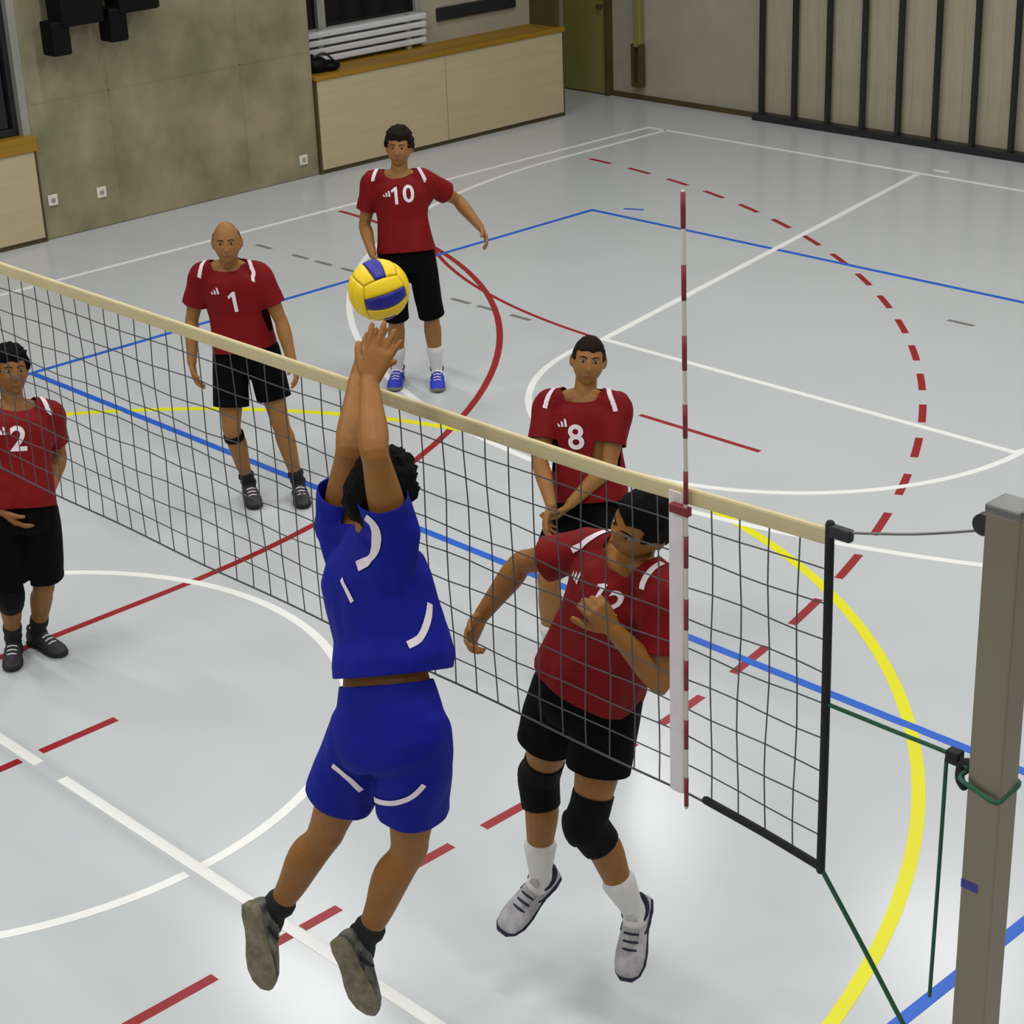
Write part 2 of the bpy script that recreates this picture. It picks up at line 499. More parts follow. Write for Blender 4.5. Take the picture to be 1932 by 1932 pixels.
# ------------------------------------------------------------------ wall things
# dark metal uprights on a floor rail in front of the back wall
wb = empty('wall_bars', (1.5, 13.0, 0), 'dark metal uprights on a floor rail along the pale back wall', 'wall bars')
me_up = None
for i in range(30):
    x = -5.72 + i * 0.4535
    if me_up is None:
        bm = bmesh.new()
        add_box(bm, (-0.024, -0.03, 0.0), (0.024, 0.03, 3.6), 0.006)
        bmesh.ops.recalc_face_normals(bm, faces=bm.faces)
        me_up = bpy.data.meshes.new('upright')
        bm.to_mesh(me_up); bm.free()
        me_up.materials.append(M['black_metal'])
    o = bpy.data.objects.new('upright', me_up)
    COL.objects.link(o)
    o.parent = wb
    o.location = (x - 1.5, 0.0, 0.05)
box('floor_rail', (-5.82, 12.955, 0.0), (7.45, 13.045, 0.075), 'black_metal', wb, 0.006)
box('head_rail', (-5.82, 12.96, 3.65), (7.45, 13.04, 3.72), 'black_metal', wb, 0.006)
# pale lining boards fixed to the wall behind the uprights
liner = empty('wall_lining', (1.0, 13.08, 0), 'pale upright boards lining the back wall behind the dark uprights', 'wall lining')
M['board'] = mat('lining_board', (160, 152, 130), 0.8, rgb2=(174, 164, 140), scale=5.0, stretch=(1, 1, 0.6), bump=0.1)
me_b = None
for i in range(87):
    if me_b is None:
        bm = bmesh.new()
        add_box(bm, (0.0006, -0.012, 0.08), (0.1506, 0.012, 3.65), 0.0015)
        bmesh.ops.recalc_face_normals(bm, faces=bm.faces)
        me_b = bpy.data.meshes.new('board'); bm.to_mesh(me_b); bm.free()
        me_b.materials.append(M['board'])
    o = bpy.data.objects.new('board', me_b)
    COL.objects.link(o); o.parent = liner
    o.location = (-5.76 + i * 0.1512 - 1.0, 0.003 if i % 2 else 0.002, 0)
# hanging pull-pole beside the pilaster
hp = empty('pull_pole', (-7.58, 13.02, 0.14), 'olive pull pole hanging down the back wall near the corner', 'pole')
box('pole', (-7.63, 12.99, 0.62), (-7.53, 13.06, 4.2), 'olive', hp, 0.012)
bm = bmesh.new()
add_box(bm, (-7.65, 12.97, 0.2), (-7.62, 13.06, 0.66), 0.006)
add_box(bm, (-7.535, 12.97, 0.2), (-7.505, 13.06, 0.66), 0.006)
add_box(bm, (-7.65, 12.97, 0.16), (-7.505, 13.06, 0.21), 0.006)
fin(bm, 'handle', 'darkwood', hp)
box('pole_bracket', (-7.64, 12.98, 1.9), (-7.52, 13.099, 1.98), 'darkwood', hp, 0.004)

def socket(y, z, label):
    e = empty('wall_socket', (PX + 0.01, y, z), label, 'socket', 'sockets on the concrete pier')
    box('cover_plate', (PX, y - 0.05, z - 0.05), (PX + 0.014, y + 0.05, z + 0.05), 'socket', e, 0.005)
    bm = bmesh.new()
    ellipsoid(bm, (PX + 0.016, y, z), (0.004, 0, 0), (0, 0.024, 0), (0, 0, 0.024), 14)
    fin(bm, 'outlet', 'frame_grey', e, True)
socket(8.13, 0.19, 'white wall socket low on the concrete beside the pale bench panel')
socket(5.22, 0.36, 'white wall socket at the window end of the concrete pier')
socket(5.74, 0.33, 'white wall socket second from the window end of the concrete pier')

def wall_bracket(y, z, label):
    e = empty('wall_bracket', (PX, y, z), label, 'bracket', 'black brackets on the concrete pier')
    bm = bmesh.new()
    add_box(bm, (PX + 0.1, y - 0.02, z + 0.0), (PX + 0.36, y + 0.42, z + 0.52), 0.03)
    fin(bm, 'housing', 'black_plastic', e)
    bm = bmesh.new()
    add_box(bm, (PX + 0.13, y - 0.12, z - 0.24), (PX + 0.33, y + 0.07, z + 0.06), 0.02)
    fin(bm, 'hanging_block', 'black_plastic', e)
    box('wall_mount', (PX, y + 0.12, z + 0.12), (PX + 0.12, y + 0.28, z + 0.4), 'black_metal', e, 0.01)
    return e
wall_bracket(5.36, 1.92, 'black wall bracket with hanging block, nearer the dark left window')
wall_bracket(5.96, 1.96, 'black wall bracket with hanging block, farther from the dark left window')

# radiator under the far window
rd = empty('radiator', (-8.05, 9.45, 1.0), 'pale grey radiator of long flat bars under the far window', 'radiator')
for i in range(4):
    z = 1.04 + i * 0.085
    box('radiator_bar', (-8.15, 8.5, z), (-8.05 + 0.006 * i, 10.18, z + 0.06), 'radiator', rd, 0.012)
for y in (8.75, 9.95):
    box('radiator_foot', (-8.13, y - 0.03, 1.0), (-8.07, y + 0.03, 1.36), 'frame_grey', rd, 0.005)
# black bag on the ledge
bg = empty('sports_bag', (-7.84, 8.5, 1.0), 'small black bag lying on the wooden ledge beside the concrete pier', 'bag')
bm = bmesh.new()
for (x, y, z, rx, ry, rz) in ((-7.86, 8.50, 1.075, 0.12, 0.13, 0.085), (-7.83, 8.64, 1.05, 0.10, 0.13, 0.06), (-7.88, 8.44, 1.10, 0.09, 0.08, 0.09)):
    ellipsoid(bm, (x, y, z), (rx, 0, 0), (0, ry, 0), (0, 0, rz), 18)
me = fuse(bm, 0.012, 4)
link('bag_body', me, 'black_plastic', bg, True)
tube_obj('bag_strap', [(-7.80, 8.42, 1.16), (-7.76, 8.52, 1.20), (-7.75, 8.62, 1.13), (-7.78, 8.68, 1.08)], 0.012, 'black_metal', bg)
# ------------------------------------------------------------------ net, antenna, posts
NT, NB = 2.47, 1.52
def ztop(x):
    return NT + 0.03 * max(0.0, (abs(x) - 4.2)) / 0.8 if abs(x) > 4.2 else NT - 0.006 * math.cos(x / 4.2 * PI / 2)
def zbot(x):
    return NB - (0.03 * max(0.0, abs(x) - 4.5) / 0.5)
net = empty('volleyball_net', (0, 0, NB), 'volleyball net with cream top tape stretched across the court', 'net')
bm = bmesh.new()
N = 100
for k_ in range(N + 1):
    x = -5.0 + k_ * 0.1
    pts = []
    for j in range(11):
        f = j / 10
        z = zbot(x) + (ztop(x) - zbot(x)) * f
        w = 0.004 * math.sin(k_ * 1.7 + j * 0.9) * math.sin(PI * f)
        pts.append((x + w, 0.004 * math.sin(k_ * 0.6 + j), z))
    tube(bm, pts, 0.0022, 4, 1, round_ends=False)
for j in range(11):
    pts = []
    for k_ in range(N + 1):
        x = -5.0 + k_ * 0.1
        f = j / 10
        z = zbot(x) + (ztop(x) - zbot(x)) * f + 0.005 * math.sin(k_ * 1.3 + j * 2.0) * math.sin(PI * f)
        pts.append((x, 0.004 * math.sin(k_ * 0.6 + j), z))
    tube(bm, pts, 0.0036 if j == 0 else 0.0022, 4, 1, round_ends=False)
mesh_o = fin(bm, 'netting', 'netcord', net)
mesh_o['kind'] = 'stuff'
bm = bmesh.new()
xs = [-5.0 + i * 0.25 for i in range(41)]
loft(bm, [(V((x, 0, ztop(x) - 0.006)), V((0, 0.009, 0)), V((0, 0, 0.025))) for x in xs], 12, 4.0)
fin(bm, 'top_tape', 'tape', net)
for sx in (-1, 1):
    bm = bmesh.new()
    loft(bm, [(V((sx * 4.476, 0, zbot(4.487) + (ztop(4.487) - zbot(4.487)) * t)), V((0.027, 0, 0)), V((0, 0.013, 0))) for t in (0, 0.25, 0.5, 0.75, 1.0)], 12, 4.0)
    fin(bm, 'side_band', 'band', net)
    tube_obj('end_rod', [(sx * 5.0, 0, 1.475), (sx * 5.0, 0, 1.9), (sx * 4.995, 0, 2.53)], 0.0125, 'strap', net, 10)
    tube_obj('bottom_strap', [(sx * 4.58, 0, 1.527), (sx * 4.8, 0, 1.51), (sx * 5.0, 0, 1.487)], 0.0125, 'strap', net, 10)
    bm = bmesh.new()
    add_box(bm, (sx * 5.03 - 0.035, -0.012, 2.495), (sx * 5.03 + 0.035, 0.012, 2.53), 0.006)
    fin(bm, 'cord_clip', 'black_metal', net)
    tube_obj('top_cord', [(sx * 5.03, 0, 2.515), (sx * 5.25, 0, 2.575), (sx * 5.45, 0, 2.645)], 0.004, 'steel', net, 6)

def antenna(x, label):
    e = empty('net_antenna', (x, -0.02, 1.5), label, 'antenna', 'net antennas')
    z = 1.5
    tube_obj('rod', [(x, -0.024, 1.49), (x, -0.024, 2.4), (x - 0.01, -0.024, 3.33)], 0.006, 'antenna_white', e, 8, 2)
    for i in range(10):
        z0 = 3.33 - 0.1 * (2 * i + 1) * 0.965
        z1 = z0 + 0.0965
        if z0 < 1.49: break
        xo = lambda z: x - 0.01 * max(0, (z - 2.4)) / 0.93
        tube_obj('red_stripe', [(xo(z0), -0.024, z0), (xo(z1), -0.024, z1)], 0.0068, 'antenna_red', e, 8, 1, round_ends=False)
    bm = bmesh.new()
    add_box(bm, (x - 0.055, -0.034, 2.425), (x + 0.012, -0.013, 2.452), 0.003)
    fin(bm, 'clamp', 'antenna_red', e)
antenna(4.527, 'red and white striped antenna rising above the near end of the net')

def post(sx, label):
    e = empty('net_post', (sx * 5.508, 0, 0), label, 'net post', 'net posts')
    x0, x1 = sorted((sx * 5.472, sx * 5.567))
    box('shaft', (x0, -0.042, 0.0), (x1, 0.042, 2.715), 'alu', e, 0.006)
    box('cap', (x0 - 0.002, -0.044, 2.71), (x1 + 0.002, 0.044, 2.735), 'steel', e, 0.006)
    box('floor_sleeve', (x0 - 0.03, -0.072, 0.0), (x1 + 0.03, 0.072, 0.012), 'steel', e, 0.004)
    bm = bmesh.new()
    bmesh.ops.create_cone(bm, cap_ends=True, segments=16, radius1=0.028, radius2=0.028, depth=0.022,
                          matrix=Matrix.Translation((sx * 5.447, 0, 2.66)) @ Matrix.Rotation(PI / 2, 4, 'X'))
    fin(bm, 'pulley', 'black_metal', e)
    box('blue_mark', (sx * 5.475 - 0.001, -0.0435, 1.665), (sx * 5.523, -0.0415, 1.69), M['blue_mark'], e)
    tube_obj('rope_hook', [(sx * 5.462, -0.01, 2.01), (sx * 5.435, -0.01, 2.0), (sx * 5.43, -0.01, 1.955), (sx * 5.445, -0.01, 1.935)], 0.012, 'strap', e)
    return e
M['blue_mark'] = mat('blue_mark', (58, 58, 150), 0.6, var=0.05, scale=30)
post(1, 'tall square grey metal net post at the near sideline')

# green tension ropes between net and post
r1 = empty('tension_rope', (5.0, 0, 2.0), 'green tension rope from the middle of the black net rod to the post', 'rope', 'green net ropes')
tube_obj('rope', [(5.005, 0, 2.005), (5.2, 0, 2.005), (5.4, 0, 2.005), (5.455, -0.02, 2.0)], 0.006, 'rope_green', r1, 8)
tube_obj('rope_loop', [(5.452, -0.01, 1.985), (5.456, -0.05, 1.982), (5.51, -0.05, 1.965), (5.562, -0.05, 1.955), (5.565, 0.0, 1.96), (5.563, 0.05, 1.97), (5.5, 0.052, 1.98), (5.452, 0.045, 1.985), (5.452, -0.005, 1.985)], 0.0065, 'rope_green', r1, 8)
bm = bmesh.new()
add_box(bm, (5.385, -0.016, 1.985), (5.425, 0.016, 2.022), 0.005)
fin(bm, 'rope_cleat', 'strap', r1)
tube_obj('rope_tail', [(5.385, -0.005, 1.99), (5.383, -0.005, 1.7), (5.38, -0.006, 1.4), (5.378, -0.006, 1.25)], 0.0055, 'rope_green', r1, 8)
r2 = empty('tension_rope', (5.0, 0, 1.48), 'green tension rope slanting down from the bottom of the black net rod', 'rope', 'green net ropes')
tube_obj('rope', [(5.005, 0, 1.478), (5.156, 0, 1.289), (5.29, 0, 1.115), (5.456, 0, 0.90)], 0.007, 'rope_green', r2, 8)
bm = bmesh.new()
add_box(bm, (5.45, -0.02, 0.87), (5.465, 0.02, 0.93), 0.004)
fin(bm, 'rope_eye', 'steel', r2)

# ------------------------------------------------------------------ ball
def volleyball(c, rad, rot):
    e = empty('volleyball', c, 'yellow and blue volleyball in the air above the net', 'ball')
    c = V(c)
    bm = bmesh.new()
    bmesh.ops.create_uvsphere(bm, u_segments=40, v_segments=24, radius=rad * 0.975)
    for v in bm.verts: v.co += c
    fin(bm, 'bladder', 'ball_seam', e, True)
    axes = [(0, 1, 2), (1, 2, 0), (2, 0, 1)]
    for a, (n, u, w) in enumerate(axes):
        for s in (1, -1):
            for st in range(3):
                bm = bmesh.new()
                g = {}
                NU, NW = 6, 18
                lo, hi = -1 + st * 2 / 3, -1 + (st + 1) * 2 / 3
                for lay, rr in ((0, rad * 0.96), (1, rad)):
                    for i in range(NU + 1):
                        for j in range(NW + 1):
                            fu = lo + (hi - lo) * i / NU
                            fw = -1 + 2 * j / NW
                            du = min(i, NU - i) / NU; dw = min(j, NW - j) / NW
                            p = [0, 0, 0]
                            eps = 0.985
                            p[n] = s
                            p[u] = math.tan((lo + hi) / 2 * PI / 4 + (fu - (lo + hi) / 2) * PI / 4 * 0.965)
                            p[w] = math.tan(fw * PI / 4 * 0.985)
                            d = V(p).normalized()
                            sw = 0.35 * d[n] * s
                            edge = 0.012 if (lay == 1 and (i in (0, NU) or j in (0, NW))) else 0.0
                            q = d * rr * (1 - edge)
                            g[lay, i, j] = bm.verts.new(c + rot @ q)
                for i in range(NU):
                    for j in range(NW):
                        bm.faces.new((g[1, i, j], g[1, i + 1, j], g[1, i + 1, j + 1], g[1, i, j + 1]))
                        bm.faces.new((g[0, i, j], g[0, i, j + 1], g[0, i + 1, j + 1], g[0, i + 1, j]))
                for i in range(NU):
                    for j in (0, NW):
                        bm.faces.new((g[0, i, j], g[0, i + 1, j], g[1, i + 1, j], g[1, i, j]))
                for j in range(NW):
                    for i in (0, NU):
                        bm.faces.new((g[0, i, j], g[0, i, j + 1], g[1, i, j + 1], g[1, i, j]))
                blue = (st == 1 and a != 2)
                fin(bm, 'panel', 'ball_blue' if blue else 'ball_yellow', e, True)
    return e
# face axes: camera sees a face whose strips run level and tilt up to the right
fwd = (V((7.71, -3.675, 4.537)) - V((3.178, 0.05, 2.796))).normalized()
rt = V((0.696, 0.717, -0.037)); rt = (rt - fwd * rt.dot(fwd)).normalized()
upv = fwd.cross(rt).normalized()
B = Matrix((rt, upv, fwd)).transposed()
volleyball((3.178, 0.05, 2.796), 0.098, B @ Matrix.Rotation(math.radians(14), 3, 'Z') @ Matrix.Rotation(math.radians(26), 3, 'X') @ Matrix.Rotation(math.radians(12), 3, 'Y') @ Matrix(((0, 0, -1), (0, 1, 0), (1, 0, 0))))

# ------------------------------------------------------------------ people
def head_co(d):
    """shape of a head: unit direction (x right, y forward, z up) to local position"""
    x, y, z = d
    rx, ry, rz = 0.0765, 0.094, 0.117
    p = V((x * rx, y * ry, z * rz))
    if z < 0:
        k = (-z) ** 1.6
        p.x *= 1 - 0.26 * k
        if y < 0:
            p.y *= 1 - 0.45 * k
        else:
            p.y *= 1 + 0.02 * k
    if y < 0 and z > -0.2:
        p.y *= 1.06
    if y > 0:
        g = lambda cx, cz, sx, sz: math.exp(-((p.x - cx) / sx) ** 2 - ((p.z - cz) / sz) ** 2)
        add = 0.0
        add += 0.024 * math.exp(-(p.x / 0.0125) ** 2) * math.exp(-((p.z + 0.021) / 0.014) ** 2)   # nose tip
        add += 0.013 * math.exp(-(p.x / 0.010) ** 2) * math.exp(-((p.z - 0.004) / 0.018) ** 2)   # bridge
        add += 0.004 * math.exp(-((abs(p.x) - 0.028) / 0.02) ** 2) * math.exp(-((p.z - 0.034) / 0.009) ** 2)  # brow
        add -= 0.010 * math.exp(-((abs(p.x) - 0.031) / 0.014) ** 2) * math.exp(-((p.z - 0.013) / 0.011) ** 2)  # sockets
        add += 0.003 * math.exp(-((abs(p.x) - 0.042) / 0.016) ** 2) * math.exp(-((p.z + 0.018) / 0.014) ** 2)  # cheekbones
        add += 0.005 * math.exp(-(p.x / 0.022) ** 2) * math.exp(-((p.z + 0.053) / 0.008) ** 2)   # lips
        add -= 0.003 * math.exp(-(p.x / 0.03) ** 2) * math.exp(-((p.z + 0.073) / 0.007) ** 2)
        add += 0.008 * math.exp(-(p.x / 0.022) ** 2) * math.exp(-((p.z + 0.096) / 0.014) ** 2)   # chin
        p.y += add
        if abs(x) < 0.75:
            p.y -= 0.004 * (1 - abs(x) / 0.75)
    return p

def sphere_grid(bm, fn, nu=48, nv=32):
    top = bm.verts.new(fn((0, 0, 1))); bot = bm.verts.new(fn((0, 0, -1)))
    rows = []
    for j in range(1, nv):
        th = PI * j / nv
        rows.append([bm.verts.new(fn((math.sin(th) * math.cos(2 * PI * i / nu), math.sin(th) * math.sin(2 * PI * i / nu), math.cos(th)))) for i in range(nu)])
    for i in range(nu):
        bm.faces.new((top, rows[0][i], rows[0][(i + 1) % nu]))
        bm.faces.new((bot, rows[-1][(i + 1) % nu], rows[-1][i]))
        for j in range(len(rows) - 1):
            bm.faces.new((rows[j][i], rows[j + 1][i], rows[j + 1][(i + 1) % nu], rows[j][(i + 1) % nu]))

def ortho(f, u):
    u = V(u).normalized()
    f = V(f)
    f = (f - u * f.dot(u)).normalized()
    r = f.cross(u).normalized()
    return r, f, u

def hand(bm, wr, d, n, side, s=1.0, curl=0.35, spread=0.10, thumb=0.7):
    """d: wrist to knuckles, n: palm normal, side: unit vector towards the thumb"""
    d = V(d).normalized()
    n = V(n); n = (n - d * n.dot(d)).normalized()
    t = V(side); t = (t - d * t.dot(d) - n * t.dot(n)).normalized()
    wr = V(wr)
    sec = ((-0.02, 0.027, 0.021), (0.0, 0.028, 0.020), (0.025, 0.034, 0.019), (0.06, 0.041, 0.016), (0.085, 0.041, 0.0135), (0.095, 0.037, 0.011))
    loft(bm, [(wr + d * a * s, t * b * s, n * c * s) for a, b, c in sec], 16, 2.6)
    for q, (off, ln, rr) in enumerate(((0.032, 0.080, 0.0102), (0.011, 0.090, 0.0104), (-0.011, 0.083, 0.0100), (-0.031, 0.066, 0.0090))):
        base = wr + d * (0.083 - 0.004 * abs(q - 1)) * s + t * off * s
        fd = (d + t * (off / 0.031) * spread).normalized()
        ax = fd.cross(n).normalized()
        pts = [base - fd * 0.012 * s]
        p = base
        ang = 0.0
        c = curl * (1.0 + 0.12 * q)
        pts.append(p.copy())
        for ph, fr in enumerate((0.46, 0.30, 0.24)):
            ang += c * (0.8, 1.0, 0.7)[ph]
            dirv = (fd * math.cos(ang) + n * math.sin(ang)).normalized()
            p = p + dirv * ln * fr * s
            pts.append(p.copy())
        tube(bm, pts, [rr * s * 1.05, rr * s, rr * s, rr * s * 0.93, rr * s * 0.78], 10, 3)
    b = wr + d * 0.022 * s + t * 0.024 * s
    td = (d * 0.72 + t * thumb + n * 0.28).normalized()
    p1 = b + td * 0.040 * s
    td2 = (td * 0.8 + d * 0.4 + n * 0.2 * (1 + curl)).normalized()
    p2 = p1 + td2 * 0.032 * s
    p3 = p2 + (td2 + n * 0.25).normalized() * 0.024 * s
    tube(bm, [b - td * 0.012 * s, b, p1, p2, p3], [0.014 * s, 0.0165 * s, 0.0130 * s, 0.0118 * s, 0.0098 * s], 10, 3)

def cut(me, planes):
    """open a garment at its hems: (point, outward normal, reach along the limb, reach across it)"""
    bm = bmesh.new(); bm.from_mesh(me)
    for pl in planes:
        co, no, rad, rr = pl[:4]
        other = pl[4] if len(pl) > 4 else None
        co = V(co); no = V(no).normalized()
        def near(p):
            q = p - co
            a = q.dot(no)
            ok = -0.03 < a < rad and (q - no * a).length < rr
            if ok and other is not None:
                w = p - other[0]
                ok = (w - other[1] * w.dot(other[1])).length > (q - no * a).length
            return ok
        fs = [f for f in bm.faces if any(near(v.co) for v in f.verts)]
        vs = list({v for f in fs for v in f.verts})
        es = list({e for f in fs for e in f.edges})
        bmesh.ops.bisect_plane(bm, geom=vs + es + fs, plane_co=co, plane_no=no, dist=1e-5)
        beyond = {f for f in bm.faces if (f.calc_center_median() - co).dot(no) > 1e-5 and near(f.calc_center_median())}
        if not beyond: continue
        tip = max(beyond, key=lambda f: (f.calc_center_median() - co).dot(no) - 2.0 * ((f.calc_center_median() - co) - no * (f.calc_center_median() - co).dot(no)).length)
        seen = {tip}; todo = [tip]
        while todo:
            f = todo.pop()
            for e in f.edges:
                for g in e.link_faces:
                    if g in beyond and g not in seen:
                        seen.add(g); todo.append(g)
        bmesh.ops.delete(bm, geom=list(seen), context='FACES')
    bm.to_mesh(me); bm.free()
    return me

def folds(me, amp, freq, seed, up=(0, 0, 1), squash=0.35):
    me.update()
    up = V(up)
    nr = [v.normal.copy() for v in me.vertices]
    for v, n in zip(me.vertices, nr):
        p = v.co - up * v.co.dot(up) * (1 - squash)
        a = noise.noise(p * freq + V((seed, 0, 0))) + 0.5 * noise.noise(p * freq * 2.3 + V((0, seed, 3)))
        v.co += n * amp * (a + 0.15)

def bvh_of(me):
    return BVHTree.FromPolygons([v.co for v in me.vertices], [tuple(p.vertices) for p in me.polygons])

def text_mesh(txt, size):
    cu_ = bpy.data.curves.new('number', 'FONT')
    one = txt[0] == '1'
    rest = txt[1:] if one else txt
    cu_.body = rest
    cu_.size = size
    cu_.align_x = 'CENTER'; cu_.align_y = 'CENTER'
    cu_.resolution_u = 4
    cu_.offset = size * 0.02
    o = bpy.data.objects.new('temporary', cu_)
    COL.objects.link(o)
    dg = bpy.context.evaluated_depsgraph_get(); dg.update()
    me = bpy.data.meshes.new_from_object(o.evaluated_get(dg))
    bpy.data.objects.remove(o); bpy.data.curves.remove(cu_)
    if one:
        bm = bmesh.new(); bm.from_mesh(me)
        off = 0.30 * size if rest else 0.0
        for v in bm.verts: v.co.x += off
        h = 0.36 * size
        w = 0.065 * size
        x0 = -off * 0.75
        pts = ((x0 - w, -h), (x0 + w, -h), (x0 + w, h), (x0 - w * 0.5, h), (x0 - w * 3.2, h * 0.62), (x0 - w * 2.6, h * 0.36), (x0 - w, h * 0.60))
        bm.faces.new([bm.verts.new((p[0], p[1], 0)) for p in pts])
        bm.to_mesh(me); bm.free()
    return me

def decal(me, bvh, origin, rt_, up_, fw_, name, parent, off=0.004):
    """lay a flat printed shape onto cloth"""
    bm = bmesh.new(); bm.from_mesh(me)
    bmesh.ops.triangulate(bm, faces=bm.faces)
    for _ in range(3):
        es = [e for e in bm.edges if e.calc_length() > 0.014]
        if es:
            bmesh.ops.subdivide_edges(bm, edges=es, cuts=1)
            bmesh.ops.triangulate(bm, faces=bm.faces)
    for v in bm.verts:
        q = origin + rt_ * v.co.x + up_ * v.co.y + fw_ * 0.4
        hit, nor, idx, dist = bvh.ray_cast(q, -fw_, 0.8)
        if hit is None:
            hit, nor, idx, dist = bvh.find_nearest(origin + rt_ * v.co.x + up_ * v.co.y)
        v.co = hit + fw_ * off
    me2 = bpy.data.meshes.new(name); bm.to_mesh(me2); bm.free()
    return link(name, me2, 'print', parent)

def strip(bvh, pts, width, name, m, parent, off=0.0035, n=24):
    """narrow printed stripe following the cloth through given points"""
    pts = [V(p) for p in pts]
    P, _ = resample(pts, [1.0] * len(pts), max(2, n // (len(pts) - 1)))
    bm = bmesh.new()
    prev = None
    S = []
    for p in P:
        hit, nor, i, d = bvh.find_nearest(p)
        if nor.dot(p - hit) < 0 and (p - hit).length > 0.02: pass
        S.append((hit, nor))
    for i in range(len(S)):
        t = (S[min(i + 1, len(S) - 1)][0] - S[max(i - 1, 0)][0])
        if t.length < 1e-6: continue
        b = t.normalized().cross(S[i][1]).normalized()
        row = []
        for k in (-1, -0.33, 0.33, 1):
            h2, n2, _, _ = bvh.find_nearest(S[i][0] + b * width / 2 * k)
            row.append(bm.verts.new(h2 + n2 * off))
        if prev:
            for k in range(3):
                bm.faces.new((prev[k], prev[k + 1], row[k + 1], row[k]))
        prev = row
    me = bpy.data.meshes.new(name); bm.to_mesh(me); bm.free()
    return link(name, me, m, parent, True)

def person(J, label, skin='skin_a', s=1.0, look=(0, 1, 0), head_up=None, hair='hair', hair_style='short', jersey='red', shorts='black_cloth',
           number=None, num_at=0.62, num_off=0.0, num_size=0.17, logo=True, hem=0.04, short_len=(0.62, 0.62), short_r=1.0, sleeve=0.62, pads=(False, False), strap=None,
           socks='sock_white', sock_len=0.35, shoe='shoe_black', sole='sole_black', standing=True, collar='sole_black', palm=None, curl=(0.35, 0.35), spread=0.1, wide=1.0,
           billow=0.0, hem_scale=1.0, stripes=True, shorts_stripe=False, leg_print=False, back=False, seed=0, fat=1.0, waist_shift=0.0):
    J = {k: V(v) for k, v in J.items()}
    base = V((J['pelvis'].x, J['pelvis'].y, min(J['anL'].z, J['anR'].z) - 0.09))
    root = empty('person', base, label, 'person', None)
    upx = (J['neck'] - J['pelvis']).normalized()
    hr_ = (J['hipR'] - J['hipL']).normalized()
    sr_ = (J['shR'] - J['shL']).normalized()
    L = (J['neck'] - J['pelvis']).length
    def frame(t):
        r = hr_.lerp(sr_, max(0, min(1, t)))
        r = (r - upx * r.dot(upx)).normalized()
        return r, upx.cross(r).normalized()
    r1_, f1_ = frame(1.0)
    r0_, f0_ = frame(0.0)
    # keep 'forward' on the side of the toes / look direction
    chest_f = f1_
    # ---------------- body
    bm = bmesh.new()
    prof = ((-0.19, 0.075, 0.075), (-0.12, 0.125, 0.095), (0.0, 0.163, 0.112), (0.12, 0.160, 0.110), (0.3, 0.146, 0.103), (0.45, 0.142, 0.102),
            (0.62, 0.155, 0.112), (0.76, 0.165, 0.117), (0.88, 0.155, 0.104), (0.97, 0.115, 0.080), (1.06, 0.062, 0.060))
    rings = []
    for t, wdt, dp in prof:
        r, f = frame(t)
        rings.append((J['pelvis'] + upx * L * t, r * wdt * s * wide * 0.94, f * dp * s * fat * 0.92))
    loft(bm, rings, 24, 2.3)
    for c in 'LR':
        sh, el, wr, ha = J['sh' + c], J['el' + c], J['wr' + c], J['ha' + c]
        tube(bm, [J['neck'] + upx * 0.02 * s - upx * 0.0, J['neck'].lerp(sh, 0.55) + upx * 0.012, sh], [0.052 * s, 0.052 * s, 0.056 * s], 12, 4)
        tube(bm, [sh, sh.lerp(el, 0.25), sh.lerp(el, 0.55), sh.lerp(el, 0.85), el, el.lerp(wr, 0.25), el.lerp(wr, 0.6), wr],
             [0.056 * s, 0.055 * s, 0.050 * s, 0.041 * s, 0.040 * s, 0.044 * s, 0.036 * s, 0.027 * s], 14, 4)
        hip, kn, an = J['hip' + c], J['kn' + c], J['an' + c]
        kf = (kn - (hip + an) / 2)
        back_v = -chest_f
        m1 = kn.lerp(an, 0.3) - kf.normalized() * 0.010 * s if kf.length > 0.02 else kn.lerp(an, 0.3) + back_v * 0.012
        tube(bm, [hip + upx * 0.02, hip.lerp(kn, 0.3), hip.lerp(kn, 0.65), hip.lerp(kn, 0.9), kn, kn.lerp(an, 0.12), m1, kn.lerp(an, 0.62), kn.lerp(an, 0.88), an],
             [0.086 * s, 0.087 * s, 0.071 * s, 0.059 * s, 0.057 * s, 0.053 * s, 0.059 * s, 0.046 * s, 0.035 * s, 0.036 * s], 16, 4)
        # foot inside the shoe
        toe = J['toe' + c]
        tube(bm, [an, an + (an - kn).normalized() * 0.03 + (toe - an) * 0.18, an + (an - kn).normalized() * 0.035 + (toe - an) * 0.4], [0.036 * s, 0.026 * s, 0.014 * s], 10, 4)
        # hand
        d = (ha - wr).normalized()
        sgn = 1 if c == 'R' else -1
        if palm and palm.get(c) is not None:
            pn, sd = V(palm[c][0]), V(palm[c][1])
        else:
            sd = chest_f - d * chest_f.dot(d)
            pn = -r1_ * sgn
        hand(bm, wr, d, pn, sd, s, curl[0] if c == 'L' else curl[1], spread)
    # neck and head
    hu = (J['head'] - J['neck']).normalized() if head_up is None else V(head_up).normalized()
    hr2, hf, hu = ortho(look, hu)
    Hs = s * 1.05
    hc = J['head']
    tube(bm, [J['neck'] - upx * 0.02 * s, J['neck'].lerp(hc, 0.45) - hf * 0.012 * s, hc - hu * 0.03 * s - hf * 0.018 * s], [0.062 * s, 0.054 * s, 0.056 * s], 14, 4)
    to_h = lambda p: hc + (hr2 * p.x + hf * p.y + hu * p.z) * Hs
    sphere_grid(bm, lambda d: to_h(head_co(d)), 64, 44)
